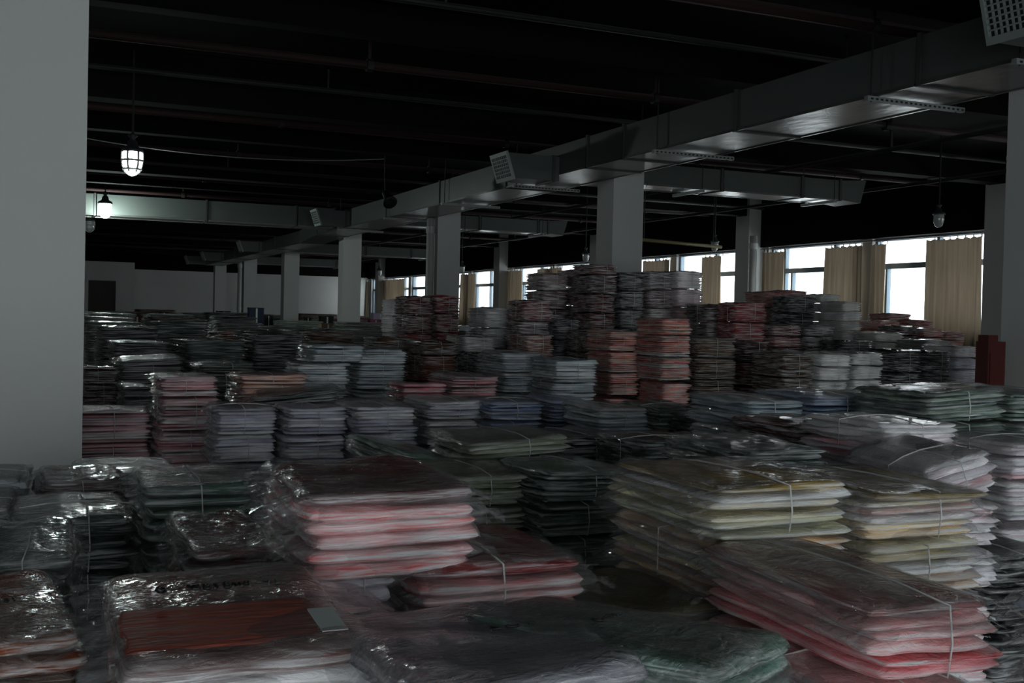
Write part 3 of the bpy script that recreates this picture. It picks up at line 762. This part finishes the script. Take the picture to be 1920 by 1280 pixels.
def place(desc, x0, x1, ytop, pal, haze=.35, d=None, W=None, L=BL, rot=0, mode='mid', nb=(9, 9), t=None, tilt=(0, 0), cat='garments', group=None, loose=False, shifts=None, strings=True, base=True, nfilm=99, top=None):
    """stack of tied bundles: front face spans x0..x1 px at its top edge ytop px; d = distance"""
    COUNT[0] += 1; rng = random.Random(COUNT[0] * 13 + 5)
    xc = (x0 + x1) / 2; rz = math.radians(rot)
    ca = abs(math.cos(azimuth(xc) + rz))
    if d is None: d = (W or BW) * ca * F / (x1 - x0)
    W_ = W or (x1 - x0) * d / F / ca
    t = t or (HERO_T if mode == 'hero' else T)
    P = at(xc, ytop, d)
    fx, fy = -math.sin(rz), math.cos(rz)
    bx_, by_ = P.x + fx * L / 2, P.y + fy * L / 2
    z = P.z; sx, sy = W_ / BW, L / BL
    grp = group or 'bagged garment bundles'
    made = []
    for k, n in enumerate(nb):
        if mode != 'hero': n = round(n * 1.4)
        H = n * t * .96
        sh = (shifts or {}).get(k, (0, 0, 0))
        jx, jy, jr = (rng.uniform(-.006, .006), rng.uniform(-.008, .008), rng.uniform(-.02, .02)) if mode != 'far' else (rng.uniform(-.01, .01), rng.uniform(-.012, .012), rng.uniform(-.03, .03))
        if z - H < 0.02: n = max(1, int(z / (t * .96))); H = n * t * .96
        if z < .03: break
        loc = (bx_ + jx + sh[0], by_ + jy + sh[1], z - H)
        r0 = rz + jr + math.radians(sh[2])
        lab = '%s bundle in the %s' % (ORD[k], desc) if (len(nb) > 1 or base) else desc
        if mode == 'far':
            nn = min(LAY, key=lambda q: abs(q - n))
            o = put('garment_bundle', rng.choice(LAY[nn]), None, loc); o.rotation_euler = (0, 0, r0)
            o.scale = (sx * rng.uniform(.97, 1.03), sy, H / (nn * T)); o.color = shade(pal, rng, haze)
            if strings and d < 12.5:
                s = put('string', get_string(n, t, rng.randint(0, 2)), o); s.scale = (1, 1, (nn * T) / H)
        else:
            o = empty('garment_bundle', loc, r0)
            if k == 0 and tilt != (0, 0): o.rotation_euler = (math.radians(tilt[0]), math.radians(tilt[1]), r0)
            for b in range(n):
                me = rng.choice(HERO if mode == 'hero' else MID)
                c = put('garment_bag', me, o, (rng.gauss(0, .007), rng.gauss(0, .008), b * t * .96))
                c.rotation_euler = (rng.gauss(0, .006), rng.gauss(0, .006), rng.gauss(0, .022) + (math.pi if rng.random() < .5 else 0)); c.scale = (sx * rng.uniform(.985, 1.015), sy * rng.uniform(.985, 1.015), t / (HERO_T if mode == 'hero' else T) * rng.uniform(.95, 1.08))
                c.color = shade(pal, rng, haze)
                if top and k == 0 and b == n - 1: c.color = (*lin(top), .12)
                if mode == 'hero' and (n - b) <= nfilm:
                    put('plastic_film', rng.choice(FILM), c, (0, 0, -.002))
                if mode == 'mid' and rng.random() < .30 + .5 * (b == n - 1):
                    put('plastic_film', rng.choice(MIDFILM), c, (0, 0, -.001))
            if strings and not (loose and k == 0):
                s = put('string', get_string(n, t, rng.randint(0, 2)), o); s.scale = (sx, sy, 1)
        tag(o, lab, cat, grp); made.append(o)
        z -= H + .012
    if base and z > .05:
        n = max(1, round(z / T)); nn = min(LAY, key=lambda q: abs(q - n))
        o = put('garment_bundle', rng.choice(LAY[nn]), None, (bx_, by_, 0)); o.rotation_euler = (0, 0, rz)
        bs = .97 if abs(rot) < 15 else .6
        o.scale = (sx * bs, sy * bs, (z - .004) / (nn * T + .3 * T) * .98); o.color = shade(pal, rng, haze)
        tag(o, 'lowest part of the %s' % desc, cat, grp)
    return made
def build_stacks():
    resolve()
    for p in PLAN:
        xc = (p['x0'] + p['x1']) / 2; d = p['Y'] / ray(xc, p['ytop']).y
        W_ = min(max(p['X'][1] - p['X'][0] - (.036 if p['kw'].get('mode') != 'hero' else .02), .12), .62)
        p['made'] = place(p['desc'], p['x0'], p['x1'], p['ytop'], p['pal'], p['haze'], d=d, W=W_, L=p['L'], rot=p['rot'], **p['kw'])

# ---- foreground heap
def dep(px, y, Y): return Y / ray(px, y).y
hero = stack('red stack whose top bag bears black marker writing', 238, 735, 1216, 'redhero', .42, d=1.45, L=.44, mode='hero', nb=(2, 3, 4), tilt=(4, 0), shifts={1: (.0, -.03, -7), 2: (.03, -.03, 4)}, loose=True, fix=True)
stack('low red and white stack beside the written-on bag', 672, 832, 1190, 'redhero', .5, d=dep(750, 1190, 1.60), L=.36, rot=8, mode='hero', nb=(3, 3), loose=True, fix=True)
stack('bright red and white bundle behind the written-on bag', 575, 915, 918, 'redhero', .60, d=2.1, L=.44, mode='hero', nb=(6,), loose=True, fix=True, base=False, top=(112, 66, 66))
stack('white bag stack under the bright red and white bundle', 590, 770, 1052, 'redhero', .60, d=2.13, L=.40, mode='hero', nb=(4, 4), fix=True)
stack('red and white stack tied with white string', 775, 1108, 1056, 'redhero', .66, d=2.2, L=.42, mode='hero', nb=(4, 3), shifts={1: (-.02, 0, 1)}, fix=True, top=(128, 42, 44))
stack('crumpled lilac grey bag heap at the bottom edge', 800, 1270, 1290, 'lilac', .24, d=1.36, L=.42, rot=8, mode='hero', nb=(2, 3), t=.034, loose=True, fix=True, top=(118, 116, 126))
stack('mint green curved bag heap at the bottom edge', 1265, 1600, 1228, 'mint', .20, d=1.55, L=.46, rot=32, mode='hero', nb=(4, 4), loose=True, tilt=(0, 4), fix=True, top=(84, 112, 100))
stack('flat olive stack low between the red and yellow stacks', 1110, 1375, 1150, 'olive', .06, d=2.25, L=.38, mode='hero', nb=(2, 4), loose=True, fix=True)
stack('yellow and white stack, nearer the middle', 1345, 1612, 910, 'yellow', .58, d=dep(1478, 910, 1.92), mode='hero', nb=(6, 6, 6), t=.019, fix=True, top=(150, 124, 52))
stack('yellow and white stack, farther right', 1632, 1856, 922, 'yellow', .60, d=dep(1744, 922, 1.92), mode='hero', nb=(6, 6, 6), t=.019, fix=True, top=(150, 124, 52))
stack('rosy red stack lying before the yellow stacks', 1640, 1878, 1136, 'rose', .30, d=dep(1759, 1136, 1.37), L=.54, rot=-4, mode='hero', nb=(6, 7), t=.021, shifts={1: (-.03, -.02, -4)}, nfilm=3, fix=True, top=(140, 96, 96))
stack('clear bag with blue cloth at the edge beside the rosy stack', 2390, 2640, 1209, 'blue', .40, d=1.5, L=.44, rot=-6, mode='hero', nb=(3, 4), tilt=(0, -14), loose=True, fix=True)
stack('brown and orange bag heap in the bottom corner', -150, 172, 1200, 'rust', .12, d=1.6, L=.44, rot=6, mode='hero', nb=(3, 4), loose=True, fix=True)
stack('dark bagged stack above the corner heap', -90, 148, 1052, 'dkgreen', .10, d=2.1, L=.42, rot=-4, mode='hero', nb=(4, 4), nfilm=2)
stack('dark green stack with a shiny top bag', 38, 272, 972, 'dkgreen', .14, d=2.95, mode='hero', nb=(5, 4), nfilm=2)
stack('grey green stack behind the bright red stack', 278, 500, 912, 'green', .10, d=2.95, mode='hero', nb=(5, 4), nfilm=2)
stack('small dark red bag heap behind the written-on bag', 345, 540, 1026, 'dkred', .12, d=2.25, L=.40, mode='hero', nb=(3, 3), nfilm=2, loose=True)
# ---- second rank
stack('pale sage stack behind the red stacks', 822, 1006, 892, 'sage', .16, d=3.45, nb=(4, 4, 5))
stack('grey sage stack beside the yellow stack', 1012, 1190, 882, 'green', .22, d=3.5, nb=(4, 4, 5))
stack('sage green tied stack with yellowish edges', 872, 1085, 824, 'sage', .30, d=3.75, W=.40, nb=(3, 5, 5), tilt=(0, -3))
stack('twisted dark green bags beside the sage stack', 735, 868, 850, 'green', .12, d=3.9, W=.30, rot=10, nb=(3, 5), tilt=(3, 8), loose=True)
stack('silver shiny bag heap at the foot of the broad column', 142, 338, 886, 'silver', .30, d=3.7, nb=(2, 6), loose=True)
stack('dusky pink stack under the broad column', 72, 245, 903, 'maroon', .30, d=3.6, nb=(3, 5))
stack('grey teal stack at the frame edge under the broad column', -110, 64, 903, 'teal', .20, d=3.6, nb=(4, 5))
stack('low grey stack at the frame edge beside the shiny dark stack', -190, 28, 958, 'grey', .30, d=3.1, nb=(5, 4))
stack('dark grey flat stack behind the yellow stacks', 1050, 1205, 822, 'black', .20, d=4.3, nb=(5, 5))
stack('dark green flat stack behind the yellow stacks', 1200, 1345, 830, 'dkgreen', .16, d=4.2, nb=(5, 5))
stack('dark shiny stack just behind the yellow stacks', 1400, 1570, 846, 'dkgreen', .22, d=3.1, nb=(4, 5), loose=True)
stack('white and pink stack behind the yellow stacks', 1652, 1812, 795, 'whitepink', .42, d=3.45, nb=(4, 4, 4))
stack('leaning white and pink stack right of the yellow stacks', 1752, 1880, 862, 'whitepink', .48, d=2.98, W=.30, rot=-8, nb=(5, 5, 4), tilt=(0, -16))
stack('white stack cut by the right frame edge', 1892, 2040, 830, 'whitepink', .40, d=3.1, nb=(6, 6))
stack('black stack low at the right of the yellow stacks', 1850, 2010, 1040, 'black', .12, d=2.55, nb=(5, 4))
stack('dull blue stack behind the white and pink stack', 1522, 1640, 742, 'blue', .22, d=4.75, nb=(4, 5))
stack('lilac blue stack beside the dull blue stack', 1645, 1730, 745, 'blue', .30, d=5.0, W=.30, nb=(4, 5))
stack('teal blue stack facing the red piles', 1400, 1520, 752, 'teal', .10, d=4.9, nb=(5, 5))
stack('brownish stack before the teal blue stack', 1500, 1645, 796, 'maroon', .22, d=3.9, nb=(4, 5))
stack('dark green mound by the right frame edge', 1745, 1900, 735, 'green', .12, d=4.1, nb=(5, 5), tilt=(0, -3))
stack('dark green mound cut by the right frame edge', 1900, 2060, 738, 'green', .12, d=4.0, nb=(5, 5))
stack('small pink stack between the blue stack and green mound', 1732, 1772, 752, 'pink', .30, d=5.2, W=.18, nb=(4, 5))
# ---- third rank: the long row across the hall
stack('pale pink stack touching the broad column', 128, 292, 772, 'pink', .28, d=6.4, nb=(8, 8, 8))
stack('tall pale pink stack beside the lilac stacks', 297, 418, 706, 'pink', .32, d=6.3, nb=(5, 8, 9))
stack('first lilac stack, beside the tall pink stack', 402, 530, 766, 'lilac', .30, d=5.6, nb=(6, 6, 6))
stack('middle one of three lilac stacks', 534, 660, 766, 'lilac', .26, d=5.6, nb=(6, 6, 6))
stack('third lilac stack, nearest the blue stacks', 665, 792, 764, 'lilac', .26, d=5.6, nb=(6, 6, 6))
stack('grey film-covered bags lying across the lilac stacks', 470, 640, 738, 'dkgreen', .30, d=5.9, W=.5, rot=-14, nb=(2, 6), tilt=(3, -6), loose=True)
stack('peach bags behind the lilac stacks', 448, 588, 704, 'peach', .35, d=6.4, nb=(2, 7))
stack('teal grey stack behind the lilac stacks, with the higher top', 554, 664, 650, 'teal', .30, d=6.7, nb=(4, 7, 7), shifts={0: (.10, .03, 2)})
stack('teal grey stack behind the lilac stacks, farther right', 669, 770, 656, 'teal', .30, d=6.9, nb=(4, 7, 8))
stack('low lilac stack right of the three lilac stacks', 796, 910, 752, 'lilac', .34, d=6.0, nb=(4, 6))
stack('low blue stack between lilac and grey green stacks', 915, 1028, 754, 'blue', .30, d=6.0, nb=(4, 6))
stack('low blue lilac stack below the teal pair', 1032, 1122, 752, 'blue', .20, d=6.2, nb=(5, 6), W=.32)
stack('rosy pink bags in front of the dark piles', 842, 940, 706, 'hotpink', .30, d=7.0, nb=(3, 8))
stack('thin pink bags beside the teal stack', 752, 845, 722, 'hotpink', .20, d=6.6, nb=(2, 8), loose=True)
stack('tall teal grey stack in front of the dark pile', 942, 1026, 662, 'teal', .28, d=7.7, nb=(6, 6, 6))
stack('tall teal grey stack beside the orange stacks', 1036, 1127, 674, 'teal', .24, d=7.4, nb=(6, 6, 6))
stack('grey green stack below the orange stacks', 1124, 1228, 766, 'teal', .08, d=5.7, nb=(5, 6))
stack('grey green stack beside the teal blue stack', 1232, 1330, 764, 'green', .14, d=5.8, nb=(5, 6))
stack('black stack beside the teal blue stack', 1333, 1395, 785, 'black', .06, d=5.5, W=.26, nb=(5, 6))
stack('narrow orange and white stack, first of the orange ones', 1143, 1203, 622, 'orange', .48, d=9.3, W=.34, nb=(7, 7, 8))
stack('brick red stack between two orange stacks', 1204, 1240, 632, 'brick', .26, d=9.5, W=.22, nb=(7, 7, 8))
stack('tall orange and white stack', 1241, 1303, 598, 'orange', .48, d=9.2, W=.36, nb=(6, 7, 8))
stack('brownish stack beside the tall orange stack', 1305, 1388, 634, 'brown', .22, d=9.2, nb=(7, 7, 8))
stack('dusky pink stack left of the far side of the pink stacks', 152, 226, 690, 'maroon', .36, d=7.9, nb=(5, 8))
stack('grey bags behind the pink stacks', 222, 348, 672, 'grey', .30, d=8.4, W=.46, nb=(2, 8), loose=True, tilt=(2, -3))
stack('low grey bags between the grey and peach bags', 372, 484, 682, 'green', .20, d=8.2, W=.40, nb=(3, 8))
stack('shiny dark bag behind the pale pink stack', 226, 290, 726, 'silver', .20, d=7.2, W=.3, nb=(3, 8), loose=True)
# ---- dark piles before the windows
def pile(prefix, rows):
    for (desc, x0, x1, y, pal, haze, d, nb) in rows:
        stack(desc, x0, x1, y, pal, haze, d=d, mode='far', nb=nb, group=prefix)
pile('dark piles before the central column', [
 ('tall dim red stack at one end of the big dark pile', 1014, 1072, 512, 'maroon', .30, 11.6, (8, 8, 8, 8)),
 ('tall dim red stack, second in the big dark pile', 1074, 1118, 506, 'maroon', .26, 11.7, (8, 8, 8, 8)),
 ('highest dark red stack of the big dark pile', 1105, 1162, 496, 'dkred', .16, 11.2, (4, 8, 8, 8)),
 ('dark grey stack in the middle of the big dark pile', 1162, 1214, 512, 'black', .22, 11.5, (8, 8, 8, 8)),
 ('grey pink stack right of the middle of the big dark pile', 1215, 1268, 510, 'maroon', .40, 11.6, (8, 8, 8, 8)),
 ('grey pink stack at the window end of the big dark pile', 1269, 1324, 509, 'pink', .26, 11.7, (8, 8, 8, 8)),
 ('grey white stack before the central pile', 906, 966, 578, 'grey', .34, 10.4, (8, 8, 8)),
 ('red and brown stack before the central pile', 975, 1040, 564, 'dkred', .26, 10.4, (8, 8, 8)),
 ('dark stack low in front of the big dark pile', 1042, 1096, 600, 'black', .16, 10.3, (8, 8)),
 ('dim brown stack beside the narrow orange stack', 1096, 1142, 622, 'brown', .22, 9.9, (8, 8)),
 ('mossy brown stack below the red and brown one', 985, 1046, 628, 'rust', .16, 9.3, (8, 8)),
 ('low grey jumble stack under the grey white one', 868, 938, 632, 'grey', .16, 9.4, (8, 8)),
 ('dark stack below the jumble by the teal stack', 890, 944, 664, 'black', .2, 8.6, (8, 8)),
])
pile('dark red pile by the third column', [
 ('pale film-wrapped stack at the edge of the dark red pile', 734, 764, 562, 'white', .30, 12.4, (8, 8, 8)),
 ('dark red stack under the third column, beside the pale one', 762, 816, 556, 'dkred', .12, 11.4, (8, 8, 8, 8)),
 ('dark red stack under the third column, farther right', 816, 868, 554, 'dkred', .14, 11.3, (8, 8, 8, 8)),
 ('rust brown stack before the dark red pile', 704, 786, 634, 'rust', .12, 9.2, (4, 8)),
 ('rust and black stack before the dark red pile', 788, 862, 642, 'rust', .06, 8.8, (4, 8)),
])
pile('red and white piles by the windows', [
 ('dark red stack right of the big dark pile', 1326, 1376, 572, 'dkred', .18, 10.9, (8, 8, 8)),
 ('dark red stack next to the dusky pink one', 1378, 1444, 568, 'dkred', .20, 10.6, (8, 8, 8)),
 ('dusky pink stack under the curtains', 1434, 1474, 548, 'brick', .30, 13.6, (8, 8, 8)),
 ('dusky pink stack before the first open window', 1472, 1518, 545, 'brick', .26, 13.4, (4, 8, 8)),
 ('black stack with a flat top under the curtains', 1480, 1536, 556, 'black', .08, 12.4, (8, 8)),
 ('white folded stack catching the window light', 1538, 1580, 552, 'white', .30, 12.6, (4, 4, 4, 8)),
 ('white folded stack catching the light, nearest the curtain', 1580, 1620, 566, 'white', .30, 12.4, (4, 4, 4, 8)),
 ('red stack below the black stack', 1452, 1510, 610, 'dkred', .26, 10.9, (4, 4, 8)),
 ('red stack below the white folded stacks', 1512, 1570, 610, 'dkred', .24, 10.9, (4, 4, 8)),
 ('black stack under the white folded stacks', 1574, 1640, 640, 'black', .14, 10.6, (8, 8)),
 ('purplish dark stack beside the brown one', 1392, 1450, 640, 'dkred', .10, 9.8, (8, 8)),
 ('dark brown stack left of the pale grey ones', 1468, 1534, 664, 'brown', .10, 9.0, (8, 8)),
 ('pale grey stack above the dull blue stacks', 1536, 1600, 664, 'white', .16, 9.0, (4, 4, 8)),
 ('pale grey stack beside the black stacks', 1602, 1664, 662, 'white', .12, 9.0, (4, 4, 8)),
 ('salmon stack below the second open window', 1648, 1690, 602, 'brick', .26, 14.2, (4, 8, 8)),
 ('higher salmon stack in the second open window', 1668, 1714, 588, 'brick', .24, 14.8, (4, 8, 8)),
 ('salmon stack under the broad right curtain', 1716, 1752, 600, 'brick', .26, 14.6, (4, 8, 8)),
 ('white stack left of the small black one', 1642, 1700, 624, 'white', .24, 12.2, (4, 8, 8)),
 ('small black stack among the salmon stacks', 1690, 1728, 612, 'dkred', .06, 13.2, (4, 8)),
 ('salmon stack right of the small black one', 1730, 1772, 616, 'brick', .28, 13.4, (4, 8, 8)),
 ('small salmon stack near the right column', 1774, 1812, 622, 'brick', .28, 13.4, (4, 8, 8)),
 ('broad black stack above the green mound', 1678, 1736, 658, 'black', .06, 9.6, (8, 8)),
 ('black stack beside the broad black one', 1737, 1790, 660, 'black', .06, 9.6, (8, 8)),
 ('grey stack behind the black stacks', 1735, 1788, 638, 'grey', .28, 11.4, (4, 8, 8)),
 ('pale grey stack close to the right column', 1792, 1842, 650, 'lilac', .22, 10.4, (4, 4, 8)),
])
# red board standing by the right column
p0 = at(1858, 640, 8.6)
o = MB().box((p0.x - .09, p0.y - .06, 0), (p0.x + .09, p0.y + .06, p0.z)).build('fire_box', surf('dull_red_paint', (.10, .016, .014), .5))
MB().box((p0.x - .08, p0.y - .05, p0.z), (p0.x + .02, p0.y + .05, p0.z + .05)).build('lid', o.data.materials[0], o)
MB().box((p0.x - .07, p0.y - .067, .6), (p0.x + .07, p0.y - .06, p0.z - .08)).build('panel', o.data.materials[0], o)
tag(o, 'narrow dull red upright box beside the right column', 'box')

build_stacks()
# cartons and bundles standing out above the far rows
OBST = []
def carton(px0, px1, ytop, d, mat, label):
    W_ = (px1 - px0) * d / F; c = at((px0 + px1) / 2, ytop, d); H = c.z
    OBST.append((c.x - W_/2, c.x + W_/2, c.y, c.y + W_*.8))
    o = empty('carton', (c.x, c.y, 0)); tag(o, label, 'box', 'far boxes')
    MB().box((-W_/2, 0, 0), (W_/2, W_*.8, H)).build('body', mat, o)
    MB().box((-W_/2 - .01, -.01, H), (W_/2 + .01, W_*.42, H + .015)).build('flap', mat, o)
    MB().box((-W_/2 - .01, W_*.43, H), (W_/2 + .01, W_*.81, H + .02)).build('flap', mat, o)
    MB().box((-W_*.06, -.006, H*.5), (W_*.06, 0, H)).build('tape', M['paper'], o)
blue = surf('dark_blue_carton', (.010, .016, .045), .6); dkc = surf('dark_carton', (.012, .012, .014), .7); redc = surf('red_cloth_carton', (.09, .014, .012), .7)
carton(468, 495, 578, 27, blue, 'dark blue box standing before the sixth column')
carton(496, 512, 592, 28, dkc, 'small dark box beside the blue box')
carton(603, 628, 608, 22, M['carton'], 'brown carton at the foot of the fourth column')
carton(602, 626, 594, 30, dkc, 'dark box behind the brown carton')
carton(408, 432, 584, 36, dkc, 'dark box in front of the back wall')
carton(572, 584, 596, 33, dkc, 'small dark box between the fourth and fifth columns')
carton(245, 270, 594, 33, redc, 'dull red box by the corner room')
carton(300, 316, 586, 38, dkc, 'dark box near the corner room')
violet = surf('pale_violet_cloth', (.42, .34, .50), .7); magenta = surf('magenta_cloth', (.30, .05, .12), .7)
carton(700, 728, 588, 30, violet, 'pale violet box under the far windows')
carton(694, 716, 600, 28, magenta, 'magenta box in front of the pale violet one')

# ---- dim field of stacks towards the back wall
rf = random.Random(99)
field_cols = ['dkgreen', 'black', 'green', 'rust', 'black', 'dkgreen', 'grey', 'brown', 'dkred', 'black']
names_ = {'dkgreen': 'dark green', 'black': 'black', 'green': 'grey green', 'rust': 'rust brown', 'grey': 'grey', 'brown': 'brown', 'dkred': 'dark red', 'lilac': 'lilac', 'white': 'white'}
def field(Y, X0, X1, step, W_, L_, ztop, cols, where):
    x = X0; k_ = 0
    while x < X1:
        x += 0
        if any(abs(x - cx0) < W_/2 + .3 and abs(Y - cy0) < L_/2 + .3 for cx0 in (COLX, .026) for cy0 in COLY) or any(x - W_*.55 < p['X'][1] and p['X'][0] < x + W_*.55 and Y - L_*.55 - .1 < p['Y'] + p['L'] and p['Y'] < Y + L_*.55 + .1 for p in PLAN) or any(x - W_*.55 - .06 < q[1] and q[0] < x + W_*.55 + .06 and Y - L_*.5 - .15 < q[3] and q[2] < Y + L_*.5 + .15 for q in OBST): x += .2; continue
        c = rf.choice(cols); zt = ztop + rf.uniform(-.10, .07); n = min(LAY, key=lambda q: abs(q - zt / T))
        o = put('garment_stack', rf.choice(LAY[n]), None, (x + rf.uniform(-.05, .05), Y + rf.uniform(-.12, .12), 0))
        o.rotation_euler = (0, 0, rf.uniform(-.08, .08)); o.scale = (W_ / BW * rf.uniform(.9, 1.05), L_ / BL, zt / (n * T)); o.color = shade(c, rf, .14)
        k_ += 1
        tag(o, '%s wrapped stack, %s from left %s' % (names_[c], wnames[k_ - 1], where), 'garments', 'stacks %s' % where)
        x += step * rf.uniform(.95, 1.15)
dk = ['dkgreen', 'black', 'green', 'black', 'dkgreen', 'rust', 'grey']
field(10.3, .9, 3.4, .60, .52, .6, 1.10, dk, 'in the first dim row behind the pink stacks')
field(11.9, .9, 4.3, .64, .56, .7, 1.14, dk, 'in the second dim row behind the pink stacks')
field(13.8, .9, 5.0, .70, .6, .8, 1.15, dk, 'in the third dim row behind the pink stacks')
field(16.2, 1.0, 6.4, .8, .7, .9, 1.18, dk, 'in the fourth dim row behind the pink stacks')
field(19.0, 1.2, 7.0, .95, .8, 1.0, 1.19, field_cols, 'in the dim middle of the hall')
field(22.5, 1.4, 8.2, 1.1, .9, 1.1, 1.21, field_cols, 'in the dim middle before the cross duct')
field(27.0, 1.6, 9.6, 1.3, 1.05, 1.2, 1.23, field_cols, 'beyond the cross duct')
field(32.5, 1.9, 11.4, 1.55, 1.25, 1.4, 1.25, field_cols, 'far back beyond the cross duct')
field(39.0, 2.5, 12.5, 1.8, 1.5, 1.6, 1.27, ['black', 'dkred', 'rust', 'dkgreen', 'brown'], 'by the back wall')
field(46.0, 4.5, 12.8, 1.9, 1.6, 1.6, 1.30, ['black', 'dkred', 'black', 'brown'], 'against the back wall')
field(14.6, 9.0, 12.8, .72, .62, .7, 1.10, ['dkred', 'grey', 'black', 'brown'], 'between the tall piles and the windows')
field(17.5, 8.0, 12.9, .8, .7, .8, 1.12, ['dkred', 'grey', 'black', 'lilac'], 'under the curtains behind the tall piles')
field(20.8, 8.2, 12.9, .9, .8, .8, 1.14, ['grey', 'black', 'lilac', 'dkred'], 'under the farther curtains')
# ---- writing on the bags
def strokes(parent, lines, origin, sx, sy, z, r_, label):
    mb = MB()
    for ln in lines:
        mb.tube([(origin[0] + x*sx, origin[1] + y*sy, z) for x, y in ln], r_, 5)
    o = mb.build('marker_writing', M['ink'], parent); o['label'] = label
    o.scale = (1, 1, 1); return o
def arc(cx_, cy_, rx, ry, a0=0, a1=360, n=14):
    return [(cx_ + rx*math.cos(math.radians(a0 + (a1 - a0)*i/n)), cy_ + ry*math.sin(math.radians(a0 + (a1 - a0)*i/n))) for i in range(n + 1)]
GL = [arc(.4, .5, .4, .5), [(.75, .9), (.8, -.25)], [(1.3, .5), (2.0, .5)],
      [(2.9, 1.05), (3.5, .1)], [(3.3, .95), (3.9, 1.0), (3.4, .1), (4.0, .05)], arc(4.6, .75, .28, .25), arc(4.6, .25, .32, .28), arc(5.2, .5, .35, .5, 90, -90),
      arc(6.5, .75, .28, .25), arc(6.5, .25, .32, .28), [(7.0, .1), (7.1, .9), (7.4, .4), (7.7, .9), (7.8, .1)], arc(8.4, .7, .25, .28), [(8.65, .7), (8.5, -.1)],
      [(9.3, .55), (9.8, .55)], [(10.1, .95), (10.7, .95), (10.4, .05)], [(11.2, .95), (11.2, .1)], [(11.0, .1), (11.5, .1)]]
top_bag = [c for c in hero['made'][0].children if c.name.startswith('garment_bag')]
top_bag = max(top_bag, key=lambda c: c.location.z)
for c in top_bag.children:
    if c.name.startswith('plastic_film'): c.data = bag_mesh(990, 44, 48, HERO_T + .004, M['film_smooth'], frill=.010, ends=.050, amp=.0022, edge=.010, name='plastic_film', grow=.012)
top_bag.rotation_euler = (0, 0, 0); top_bag.color = (*lin((122, 92, 88)), .20)
cl = HERO[1].copy(); cl.materials[0] = surf('folded_red_cloth', lin((150, 78, 64)), .55, nscale=9, namt=.35, bump=.5, bscale=25, stretch=(.5, 1.5, 1), spec=.4)
pn = put('red_cloth', cl, top_bag, (-.02, -.085, HERO_T + .0015)); pn.scale = (.82, .40, .16); pn.color = (*lin((196, 70, 48)), .16); pn['label'] = 'orange red folded cloth inside the bag'
strokes(top_bag, GL, (-.105, .045), .0175, .022, HERO_T + .0165, .0022, 'black marker writing reading 0- 1280 8M9 -71')
MB().box((.115, -.17, HERO_T + .010), (.155, -.07, HERO_T + .0115)).build('sticker', M['paper'], top_bag)['label'] = 'pale paper sticker'
def scribble(key, lines, org, sc_, z=HERO_T + .010):
    p = next(q for q in PLAN if key in q['desc'])
    b = max([c for c in p['made'][0].children if c.name.startswith('garment_bag')], key=lambda c: c.location.z)
    b.rotation_euler = (0, 0, 0); strokes(b, lines, org, sc_, sc_, z, .0016, 'faint marker scribble')
scribble('mint green', [arc(.4, .5, .4, .4, 20, 330), [(1.2, .2), (1.9, .7)], arc(2.6, .5, .35, .35), [(3.3, .2), (3.6, .8), (4.1, .3)], [(4.6, .5), (5.3, .55)]], (-.06, .0), .022)
scribble('lilac grey', [[(0, 0), (.3, .8), (.7, .1), (0, 0)], arc(1.8, .4, .5, .25), [(3.0, .3), (3.6, .6)]], (.03, -.02), .024)
scribble('brown and orange', [arc(.3, .5, .3, .5, 90, 270), arc(1.0, .75, .28, .25), arc(1.0, .25, .3, .28), arc(1.7, .5, .3, .5, 90, -90)], (-.0, -.03), .022)
scribble('clear bag with blue', [arc(.5, .5, .5, .3, 0, 400), [(1.0, .5), (1.6, 1.2), (2.0, .6)]], (-.15, .1), .03)
